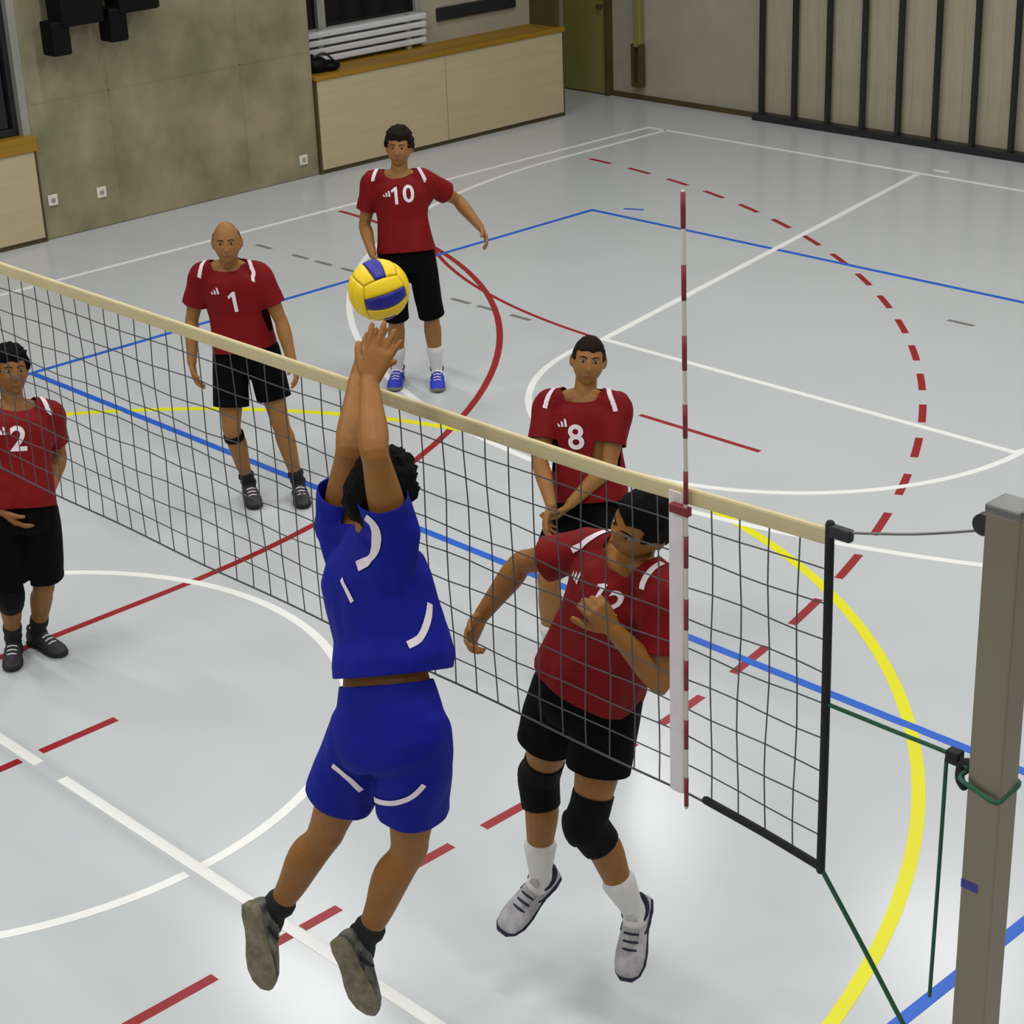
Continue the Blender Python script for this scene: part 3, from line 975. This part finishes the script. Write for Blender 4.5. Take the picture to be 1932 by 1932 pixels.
    for sg in (-1, 1):
        ellipsoid(bm, to_h(V((sg * 0.077, -0.010, -0.004))), (hr2 * 0.5 * sg + hf * 0.12) * 0.022 * Hs, (hf * 0.95 - hr2 * sg * 0.3) * 0.018 * Hs, hu * 0.032 * Hs, 14)
    me = fuse(bm, 0.005, 2, 0.4)
    body = link('body', me, skin, root, True)
    # eyes, brows, mouth
    for sg in (-1, 1):
        bm = bmesh.new()
        ellipsoid(bm, to_h(V((sg * 0.031, 0.0705, 0.0135))), hr2 * 0.0125 * Hs, hf * 0.0115 * Hs, hu * 0.0065 * Hs, 16)
        ey = fin(bm, 'eye', 'eye', root, True)
        bm = bmesh.new()
        ellipsoid(bm, to_h(V((sg * 0.031, 0.0795, 0.0130))), hr2 * 0.0062 * Hs, hf * 0.0045 * Hs, hu * 0.0062 * Hs, 12)
        fin(bm, 'iris', 'iris', ey, True)
        hb = bvh_of(me)
        bp = []
        for (bx, bz) in ((0.012, 0.031), (0.028, 0.036), (0.046, 0.031)):
            hit, nor, i_, dd = hb.ray_cast(to_h(V((sg * bx, 0.2, bz))), -hf, 0.3)
            bp.append((hit if hit is not None else to_h(V((sg * bx, 0.085, bz)))) - hf * 0.001)
        tube_obj('eyebrow', bp, [0.0030 * Hs, 0.0034 * Hs, 0.0022 * Hs], 'hair' if hair != 'stubble' else 'hair_brown', root, 8, 4, flat=0.8)
    mp_ = []
    for bx in (-0.022, -0.010, 0.0, 0.010, 0.022):
        hit, nor, i_, dd = hb.ray_cast(to_h(V((bx, 0.2, -0.053))), -hf, 0.3)
        mp_.append((hit if hit is not None else to_h(V((bx, 0.08, -0.053)))) - hf * 0.003)
    tube_obj('mouth', mp_, [0.002 * Hs, 0.0055 * Hs, 0.0058 * Hs, 0.0055 * Hs, 0.002 * Hs], 'lip', root, 8, 4)
    # ---------------- hair
    bm = bmesh.new()
    thick = {'short': 0.014, 'thick': 0.022, 'cropped': 0.007, 'bald': 0.006}[hair_style]
    def hair_w(d):
        x, y, z = d
        if hair_style == 'bald':
            lim = 0.10 if y < 0 else 0.10
            k = min((z + 0.45) / 0.15 if y < 0.1 else -1, (0.62 - z) / 0.2 if y > -0.5 else (0.75 - z) / 0.2)
            if y > 0.35: k = -1
            return max(0.0, min(1.0, k))
        front = 0.50 + 0.10 * math.sin(x * 9) * 0.3
        if y > 0:
            lim = front * min(1, y / 0.55) + (-0.02) * (1 - min(1, y / 0.55))
            if abs(x) > 0.8: lim = min(lim, 0.08)
        else:
            lim = -0.02 - 0.40 * min(1, -y / 0.6)
        return max(0.0, min(1.0, (z - lim) / 0.14 + 0.25)) if z > lim - 0.035 else 0.0
    def hair_co(d):
        w = hair_w(d)
        p = head_co(d)
        n_ = V(d)
        nz = noise.noise(V(d) * 6 + V((seed, 0, 0))) * 0.3 + noise.noise(V(d) * 16 + V((0, seed, 0))) * 0.25
        off = (thick * (1 + nz)) * w - 0.006 * (1 if w <= 0 else 0)
        k_ = 1.0 + (0.35 if d[2] > 0.6 and hair_style == 'thick' else 0)
        return to_h(p + n_ * off * k_ - n_ * 0.002)
    sphere_grid(bm, hair_co, 56, 40)
    geo = [f for f in bm.faces if all((v.co - hc).length > 0 for v in f.verts)]
    kill = []
    inv = lambda co: V(((co - hc).dot(hr2) / (0.0765 * Hs), (co - hc).dot(hf) / (0.094 * Hs), (co - hc).dot(hu) / (0.117 * Hs)))
    for f in bm.faces:
        d = inv(f.calc_center_median())
        d.normalize()
        if hair_w(d) <= 0.0: kill.append(f)
    bmesh.ops.delete(bm, geom=kill, context='FACES')
    fin(bm, 'hair', hair, root, True)

    # ---------------- jersey
    bm = bmesh.new()
    jp = [(hem - 0.03, 0.194, 0.150), (hem + 0.08, 0.190, 0.146), (0.3, 0.178, 0.136), (0.48, 0.168, 0.126), (0.66, 0.176, 0.132), (0.80, 0.182, 0.134), (0.90, 0.168, 0.120), (0.985, 0.115, 0.092), (1.07, 0.072, 0.070), (1.10, 0.068, 0.066)]
    jp = jp[:2] + [q for q in jp[2:] if q[0] > hem + 0.11]
    rings = []
    for t, wdt, dp in jp:
        r, f = frame(t)
        bl = billow * math.exp(-((t - 0.42) / 0.22) ** 2)
        rings.append((J['pelvis'] + upx * L * t + r * bl * 0.3 + f * bl * 0.45, r * (wdt * s * wide * (1 - (1 - hem_scale) * max(0, min(1, (0.75 - t) / 0.4))) + bl * 0.5), f * (dp * s * fat * (1 - 0.35 * (1 - hem_scale) * max(0, min(1, (0.75 - t) / 0.4))) + bl * 0.55)))
    loft(bm, rings, 28, 2.3)
    cuts = [(J['pelvis'] + upx * L * (hem + 0.0), -upx, 0.12, 0.42), (J['neck'] + upx * 0.032 * s + f1_ * 0.01, upx * 0.9 + f1_ * 0.35, 0.12, 0.105)]
    for c in 'LR':
        sh, el = J['sh' + c], J['el' + c]
        e = sh.lerp(el, sleeve)
        d = (el - sh).normalized()
        tube(bm, [J['neck'].lerp(sh, 0.25) + upx * 0.004, J['neck'].lerp(sh, 0.65) + upx * 0.014, sh, sh.lerp(e, 0.5), e + d * 0.03],
             [0.062 * s, 0.066 * s, 0.073 * s, 0.073 * s, 0.074 * s], 16, 5)
        cuts.append((e, d, 0.14, 0.089 * s))
        # cloth under the arm
        tube(bm, [J['pelvis'] + upx * L * 0.62 + (sh - J['neck']) * 0.45, sh - upx * 0.03 * s + d * 0.02, sh.lerp(e, 0.4)], [0.07 * s, 0.066 * s, 0.062 * s], 12, 4)
    jm = fuse(bm, 0.009, 5, 0.5)
    folds(jm, 0.012, 9.5, 1.3 + seed, upx)
    cut(jm, cuts)
    jo = link('jersey', jm, jersey, root, True)
    so = jo.modifiers.new('cloth', 'SOLIDIFY'); so.thickness = 0.004; so.offset = -1
    jb = bvh_of(jm)
    side = -1 if back else 1
    if number:
        r, f = frame(num_at)
        o_ = J['pelvis'] + upx * L * num_at + r * num_off
        tm = text_mesh(number, num_size)
        decal(tm, jb, o_, r * (-1 if not back else 1), upx, f * side, 'number', jo)
        if logo:
            bm = bmesh.new()
            for q in range(3):
                h_ = 0.012 + 0.011 * q
                x_ = -0.026 + q * 0.018
                vs = [bm.verts.new(p) for p in ((x_, -0.012, 0), (x_ + 0.013, -0.012, 0), (x_ + 0.007, h_ - 0.012, 0), (x_ - 0.004, h_ - 0.006, 0))]
                bm.faces.new(vs)
            lm = bpy.data.meshes.new('logo'); bm.to_mesh(lm); bm.free()
            decal(lm, jb, J['pelvis'] + upx * L * 0.80 + r1_ * 0.085 * s, r1_ * -1, upx, f1_, 'chest_logo', jo)
    if stripes:
        for c in 'LR':
            sh, el, nk = J['sh' + c], J['el' + c], J['neck']
            e = sh.lerp(el, sleeve - 0.08)
            d = (el - sh).normalized()
            outw = (sh - nk).normalized()
            fo = f1_ * side
            a0 = nk.lerp(sh, 0.72) + upx * 0.10 * s
            if back:
                strip(jb, [nk.lerp(sh, 0.7) + fo * 0.12 + upx * 0.02, sh + fo * 0.11, sh.lerp(e, 0.6) + fo * 0.10], 0.030, 'shoulder_stripe', 'print', jo)
            else:
                strip(jb, [a0, nk.lerp(sh, 0.86) + upx * 0.06 * s + fo * 0.075 * s, nk.lerp(sh, 0.95) + fo * 0.125 * s + upx * 0.012], 0.022, 'shoulder_stripe', 'print', jo)
    # ---------------- shorts
    bm = bmesh.new()
    rings = []
    for t, wdt, dp in ((0.26, 0.146, 0.106), (0.2, 0.154, 0.110), (0.1, 0.166, 0.116), (0.0, 0.172, 0.120), (-0.1, 0.172, 0.122), (-0.19, 0.150, 0.114), (-0.24, 0.11, 0.098)):
        r, f = frame(t)
        rings.append((J['pelvis'] + upx * L * (t + waist_shift), r * wdt * s * wide, f * dp * s * fat))
    loft(bm, rings, 24, 2.4)
    cuts = [(J['pelvis'] + upx * L * (0.235 + waist_shift), upx, 0.12, 0.3)]
    hems = []
    for c, sl in zip('LR', short_len):
        hip, kn = J['hip' + c], J['kn' + c]
        d = (kn - hip).normalized()
        e = hip.lerp(kn, sl)
        tube(bm, [hip + upx * 0.03, hip.lerp(e, 0.4), hip.lerp(e, 0.75), e + d * 0.04], [0.100 * s, 0.106 * s * (0.4 + 0.6 * short_r), 0.106 * s * short_r, 0.105 * s * short_r], 18, 5)
        oc = 'R' if c == 'L' else 'L'
        cuts.append((e, d, 0.16, 0.14, (J['hip' + oc], (J['kn' + oc] - J['hip' + oc]).normalized())))
        hems.append((c, e, d))
    sm = fuse(bm, 0.009, 12, 0.5)
    folds(sm, 0.007, 9.0, 4.7 + seed, upx)
    cut(sm, cuts)
    so_ = link('shorts', sm, shorts, root, True)
    md = so_.modifiers.new('cloth', 'SOLIDIFY'); md.thickness = 0.004; md.offset = -1
    if shorts_stripe:
        sb = bvh_of(sm)
        for c, e, d in hems:
            sgn = 1 if c == 'R' else -1
            r, f = frame(0)
            q = e - d * 0.0
            a = d.orthogonal().normalized(); b = d.cross(a)
            loop = [q + (-f * math.cos(t_) + r * sgn * math.sin(t_)) * 0.16 - d * (0.035 + 0.07 * (1 - math.cos(t_ + 0.5))) for t_ in (-0.55, -0.2, 0.25, 0.7, 1.2, 1.6)]
            strip(sb, loop, 0.020, 'hem_stripe', 'print', so_)
    # ---------------- knee pads, straps, socks, shoes
    for i, c in enumerate('LR'):
        hip, kn, an, toe = J['hip' + c], J['kn' + c], J['an' + c], J['toe' + c]
        kf = kn - hip.lerp(an, (kn - hip).length / ((kn - hip).length + (an - kn).length))
        front = kf.normalized() if kf.length > 0.03 else (V((toe.x, toe.y, 0)) - V((an.x, an.y, 0))).normalized()
        if pads[i]:
            bm = bmesh.new()
            tube(bm, [kn.lerp(hip, 0.24), kn.lerp(hip, 0.12) + front * 0.004, kn + front * 0.010, kn.lerp(an, 0.12) + front * 0.004, kn.lerp(an, 0.23) - front * 0.004], [0.070 * s, 0.070 * s, 0.073 * s, 0.070 * s, 0.068 * s], 18, 4, round_ends=False)
            pm = fin(bm, 'knee_pad', 'pad', root, True)
            bm = bmesh.new()
            u_ = (hip - an).normalized()
            w_ = front.cross(u_).normalized()
            ellipsoid(bm, kn + front * 0.062 * s, w_ * 0.052 * s, u_ * 0.068 * s, front * 0.026 * s, 18)
            fin(bm, 'cushion', 'pad', pm, True)
        if strap == c:
            p_ = kn.lerp(an, 0.10)
            q_ = kn.lerp(an, 0.19)
            tube_obj('knee_strap', [p_, p_.lerp(q_, 0.5), q_], [0.062 * s, 0.064 * s, 0.062 * s], 'pad', root, 16, 3, round_ends=False)
        t0 = 1 - sock_len
        bm = bmesh.new()
        tube(bm, [kn.lerp(an, t0), kn.lerp(an, 0.5 * (t0 + 0.9)), kn.lerp(an, 0.9), an, an.lerp(toe, 0.14)], [0.058 * s if sock_len > 0.3 else 0.049 * s, 0.050 * s, 0.041 * s, 0.043 * s, 0.040 * s], 16, 4)
        fin(bm, 'sock', socks, root, True)
        # shoe frame
        if standing:
            u_ = V((0, 0, 1))
            fy = toe - an; fy.z = 0; fy.normalize()
        else:
            shin = (kn - an).normalized()
            v_ = (toe - an).normalized()
            lat = (r0_ - v_ * r0_.dot(v_)).normalized()
            fy = (Matrix.Rotation(math.radians(15), 3, lat) @ v_).normalized()
            u_ = lat.cross(fy).normalized()
        fx = fy.cross(u_).normalized()
        o0 = an - u_ * 0.092 * (1.0 if standing else s)
        if standing: o0.z = 0.0
        k_ = s * 1.0
        prof_s = ((-0.082, 0.020, 0.055), (-0.074, 0.031, 0.085), (-0.045, 0.038, 0.108), (0.0, 0.040, 0.112), (0.035, 0.042, 0.098), (0.075, 0.047, 0.078), (0.12, 0.052, 0.064), (0.16, 0.050, 0.054), (0.19, 0.040, 0.044), (0.207, 0.022, 0.034))
        bm = bmesh.new()
        loft(bm, [(o0 + fy * y_ * k_ + u_ * (0.012 + (h_ - 0.012) / 2) * k_, fx * w_ * k_, u_ * (h_ - 0.012) / 2 * k_) for y_, w_, h_ in prof_s], 20, 2.6)
        sh_o = fin(bm, 'shoe', shoe, root, True)
        bm = bmesh.new()
        prof_o = ((-0.088, 0.018, 0.004), (-0.078, 0.034, 0.0), (-0.04, 0.042, 0.0), (0.01, 0.039, 0.001), (0.05, 0.043, 0.001), (0.10, 0.053, 0.0), (0.15, 0.055, 0.0), (0.19, 0.044, 0.004), (0.214, 0.022, 0.010))
        loft(bm, [(o0 + fy * y_ * k_ + u_ * (z_ + 0.013) * k_, fx * w_ * k_, u_ * 0.0128 * k_) for y_, w_, z_ in prof_o], 20, 4.0)
        fin(bm, 'sole', sole, sh_o, True)
        # padded collar, tongue and a side stripe
        bm = bmesh.new()
        ring_p = [o0 + (fx * 0.041 * math.cos(a_) + fy * (0.052 * math.sin(a_) - 0.012) + u_ * (0.103 - 0.010 * math.sin(a_))) * k_ for a_ in [2 * PI * q / 12 for q in range(13)]]
        tube(bm, ring_p, 0.0085 * k_, 8, 2, round_ends=False)
        fin(bm, 'collar', collar, sh_o, True)
        bm = bmesh.new()
        tube(bm, [o0 + (fy * 0.028 + u_ * 0.125) * k_, o0 + (fy * 0.045 + u_ * 0.098) * k_, o0 + (fy * 0.085 + u_ * 0.074) * k_, o0 + (fy * 0.12 + u_ * 0.058) * k_], [0.020 * k_, 0.024 * k_, 0.022 * k_, 0.016 * k_], 12, 4, flat=0.36, ref=fx)
        fin(bm, 'tongue', shoe, sh_o, True)
        for sg in (-1, 1):
            bm = bmesh.new()
            tube(bm, [o0 + (fx * sg * 0.042 + fy * 0.0 + u_ * 0.035) * k_, o0 + (fx * sg * 0.0435 + fy * 0.03 + u_ * 0.05) * k_, o0 + (fx * sg * 0.040 + fy * 0.055 + u_ * 0.066) * k_], 0.006 * k_, 6, 3)
            fin(bm, 'side_stripe', collar, sh_o, True)
        bm = bmesh.new()
        for q in range(4):
            y_ = 0.045 + q * 0.024
            hh = 0.114 - (y_ - 0.03) * 0.50
            tube(bm, [o0 + (fy * y_ + fx * -0.024 + u_ * (hh - 0.010)) * k_, o0 + (fy * (y_ + 0.004) + u_ * (hh - 0.002)) * k_, o0 + (fy * y_ + fx * 0.024 + u_ * (hh - 0.010)) * k_], 0.0042 * k_, 6, 3)
        fin(bm, 'laces', 'print' if shoe != 'shoe_white' else 'sole_navy', sh_o, True)
    return root, jo, so_, jb, J

POSE = {
  'blue': dict(pelvis=(3.698, -0.448, 1.625), neck=(3.496, -0.302, 2.135), head=(3.575, -0.318, 2.323), shL=(3.309, -0.281, 2.125), elL=(3.401, -0.292, 2.414), wrL=(3.246, -0.116, 2.555), haL=(3.25, -0.063, 2.636), hipL=(3.606, -0.474, 1.581), knL=(3.423, -0.522, 1.16), anL=(3.208, -0.621, 0.777), toeL=(3.249, -0.681, 0.588), shR=(3.657, -0.35, 2.22), elR=(3.678, -0.418, 2.515), wrR=(3.491, -0.268, 2.646), haR=(3.492, -0.218, 2.732), hipR=(3.799, -0.428, 1.621), knR=(3.703, -0.41, 1.17), anR=(3.535, -0.502, 0.763), toeR=(3.579, -0.511, 0.566)),
  'r12': dict(pelvis=(3.638, 0.467, 1.364), neck=(3.803, 0.53, 1.863), head=(3.892, 0.49, 2.044), shL=(3.988, 0.479, 1.839), elL=(4.025, 0.437, 1.536), wrL=(3.93, 0.301, 1.756), haL=(3.907, 0.254, 1.836), hipL=(3.739, 0.486, 1.352), knL=(3.727, 0.378, 0.904), anL=(3.805, 0.525, 0.486), toeL=(3.863, 0.413, 0.321), shR=(3.61, 0.553, 1.851), elR=(3.333, 0.481, 1.741), wrR=(3.195, 0.403, 1.517), haR=(3.212, 0.328, 1.461), hipR=(3.541, 0.443, 1.331), knR=(3.394, 0.474, 0.895), anR=(3.368, 0.48, 0.446), toeR=(3.347, 0.32, 0.324)),
  'p1': dict(pelvis=(-1.298, 2.675, 0.956), neck=(-1.349, 2.651, 1.453), head=(-1.284, 2.604, 1.63), shL=(-1.224, 2.777, 1.396), elL=(-1.118, 2.821, 1.129), wrL=(-0.985, 2.778, 0.91), haL=(-0.924, 2.755, 0.848), hipL=(-1.232, 2.746, 0.937), knL=(-1.136, 2.758, 0.513), anL=(-1.113, 2.838, 0.096), toeL=(-0.958, 2.746, 0.034), shR=(-1.475, 2.522, 1.411), elR=(-1.549, 2.483, 1.133), wrR=(-1.466, 2.396, 0.903), haR=(-1.436, 2.386, 0.819), hipR=(-1.36, 2.604, 0.927), knR=(-1.294, 2.512, 0.504), anR=(-1.334, 2.626, 0.096), toeR=(-1.173, 2.544, 0.034)),
  'p10': dict(pelvis=(-2.028, 4.594, 0.989), neck=(-2.116, 4.645, 1.498), head=(-2.111, 4.656, 1.699), shL=(-1.997, 4.786, 1.454), elL=(-1.96, 5.029, 1.286), wrL=(-1.745, 5.034, 1.127), haL=(-1.68, 5.025, 1.062), hipL=(-1.956, 4.662, 0.967), knL=(-1.979, 4.744, 0.528), anL=(-2.013, 4.799, 0.095), toeL=(-1.873, 4.676, 0.034), shR=(-2.247, 4.51, 1.467), elR=(-2.298, 4.464, 1.176), wrR=(-2.106, 4.359, 1.021), haR=(-2.047, 4.345, 0.951), hipR=(-2.097, 4.525, 0.96), knR=(-2.14, 4.561, 0.516), anR=(-2.245, 4.632, 0.096), toeR=(-2.127, 4.488, 0.034)),
  'pL': dict(pelvis=(-0.313, 0.535, 0.891), neck=(-0.411, 0.64, 1.36), head=(-0.436, 0.666, 1.547), shL=(-0.361, 0.802, 1.306), elL=(-0.435, 0.864, 1.043), wrL=(-0.257, 0.699, 0.975), haL=(-0.29, 0.679, 0.897), hipL=(-0.266, 0.612, 0.856), knL=(-0.326, 0.614, 0.439), anL=(-0.547, 0.661, 0.095), toeL=(-0.374, 0.68, 0.035), shR=(-0.49, 0.48, 1.35), elR=(-0.461, 0.397, 1.082), wrR=(-0.259, 0.421, 0.933), haR=(-0.211, 0.458, 0.869), hipR=(-0.354, 0.451, 0.867), knR=(-0.362, 0.445, 0.445), anR=(-0.566, 0.525, 0.096), toeR=(-0.425, 0.423, 0.035)),
  'mid': dict(pelvis=(1.599, 2.613, 0.799), neck=(1.499, 2.689, 1.29), head=(1.503, 2.721, 1.486), shL=(1.666, 2.76, 1.264), elL=(1.724, 2.617, 1.018), wrL=(1.648, 2.418, 0.859), haL=(1.616, 2.35, 0.801), hipL=(1.684, 2.657, 0.773), knL=(1.88, 2.374, 0.508), anL=(1.845, 2.468, 0.095), toeL=(1.972, 2.34, 0.035), shR=(1.357, 2.573, 1.259), elR=(1.444, 2.426, 1.025), wrR=(1.627, 2.312, 0.88), haR=(1.607, 2.292, 0.795), hipR=(1.516, 2.567, 0.767), knR=(1.662, 2.245, 0.517), anR=(1.615, 2.293, 0.096), toeR=(1.719, 2.147, 0.035)),
}
CAMV = V((0.70, -0.66, 0.25))
blue_p = person(POSE['blue'], 'player in blue jersey and blue shorts leaping with both arms raised to the ball', skin='skin_a', s=1.06, look=(-0.15, 1, 0.25), hair='hair', hair_style='thick',
       jersey='blue', shorts='blue', number=None, hem=0.285, hem_scale=0.80, short_len=(0.60, 0.62), short_r=1.04, sleeve=0.45, socks='sock_black', sock_len=0.2, shoe='shoe_dark', sole='sole_grey',
       standing=False, palm={'L': ((0.0, 0.85, 0.5), (0.9, 0.2, 0)), 'R': ((-0.35, 0.85, 0.4), (-0.9, -0.2, 0.1))}, curl=(0.06, 0.08), spread=0.22, billow=0.06, back=True, stripes=False, shorts_stripe=False, seed=1)
person(POSE['r12'], 'player in red jersey number 12 with black knee pads jumping behind the net', skin='skin_a', s=1.06, look=(-0.35, -0.95, -0.35), hair='hair', hair_style='short',
       number='12', num_at=0.85, num_off=-0.06, num_size=0.115, socks='sock_white', sock_len=0.36, shoe='shoe_white', sole='sole_navy', collar='sole_navy', pads=(True, True), short_len=(0.55, 0.52), short_r=1.02, hem=0.06,
       standing=False, curl=(0.9, 0.55), spread=0.05, seed=2)
person(POSE['p1'], 'balding player in red jersey number 1 standing behind the net with arms hanging', skin='skin_b', s=1.0, look=(0.74, -0.62, 0.22), head_up=(0.0, 0.0, 1.0), hair='stubble', hair_style='bald',
       number='1', num_at=0.66, num_off=-0.015, socks='sock_black', sock_len=0.16, shoe='shoe_black', sole='sole_black', strap='R', short_len=(0.66, 0.7), short_r=1.0, seed=3)
person(POSE['p10'], 'player in red jersey number 10 and blue shoes standing farthest back', skin='skin_b', s=1.03, look=(0.62, -0.75, -0.1), hair='hair_brown', hair_style='thick',
       number='10', num_at=0.78, num_off=-0.01, num_size=0.16, socks='sock_white', sock_len=0.4, shoe='shoe_blue', sole='sole_pale', collar='sole_navy', short_len=(1.0, 1.0), short_r=0.86, seed=4)
person(POSE['pL'], 'player in red jersey number 2 cut off by the left picture edge', skin='skin_c', s=0.97, look=(0.85, -0.25, -0.2), hair='hair', hair_style='thick',
       number='2', num_at=0.72, num_off=-0.0, socks='sock_black', sock_len=0.3, shoe='shoe_black', sole='sole_black', pads=(False, True), short_len=(0.85, 0.8), short_r=1.04, seed=5)
person(POSE['mid'], 'player in red jersey number 8 crouching with hands together behind the net tape', skin='skin_b', s=1.0, look=(0.70, -0.70, 0.0), hair='hair_brown', hair_style='cropped',
       number='8', num_at=0.66, num_off=0.02, socks='sock_white', sock_len=0.35, shoe='shoe_white', sole='sole_pale', short_len=(0.72, 0.72), hem=0.03,
       palm={'L': ((-0.6, -0.4, 0.4), (0.6, -0.5, 0.6)), 'R': ((0.6, 0.3, 0.4), (0.6, -0.5, 0.6))}, curl=(0.5, 0.5), seed=6)

# white stripes printed on the blue jersey
_, bjo, _, bjb, BJ = blue_p
strip(bjb, [(3.658, -0.451, 2.315), (3.679, -0.445, 2.293), (3.678, -0.437, 2.248), (3.659, -0.433, 2.198), (3.615, -0.429, 2.152), (3.591, -0.447, 2.133)], 0.034, 'shoulder_stripe', 'print', bjo)
strip(bjb, [(3.280, -0.262, 2.240), (3.262, -0.268, 2.19), (3.262, -0.275, 2.14), (3.29, -0.31, 2.09)], 0.032, 'shoulder_stripe', 'print', bjo)
strip(bjb, [(3.751, -0.302, 2.008), (3.77, -0.33, 1.977), (3.778, -0.368, 1.941), (3.762, -0.413, 1.905)], 0.024, 'side_stripe', 'print', bjo)
strip(bjb, [(3.539, -0.466, 2.081), (3.573, -0.475, 2.06), (3.602, -0.475, 2.029)], 0.016, 'side_mark', 'print', bjo)
# curved white stripes near the hems of the blue shorts
bso = blue_p[2]
bsb = bvh_of(bso.data)
strip(bsb, [(3.588, -0.595, 1.509), (3.618, -0.586, 1.491), (3.642, -0.566, 1.458), (3.648, -0.540, 1.42)], 0.018, 'hem_stripe', 'print', bso)
strip(bsb, [(3.70, -0.536, 1.405), (3.746, -0.541, 1.418), (3.809, -0.529, 1.439), (3.853, -0.501, 1.469), (3.874, -0.475, 1.503)], 0.018, 'hem_stripe', 'print', bso)
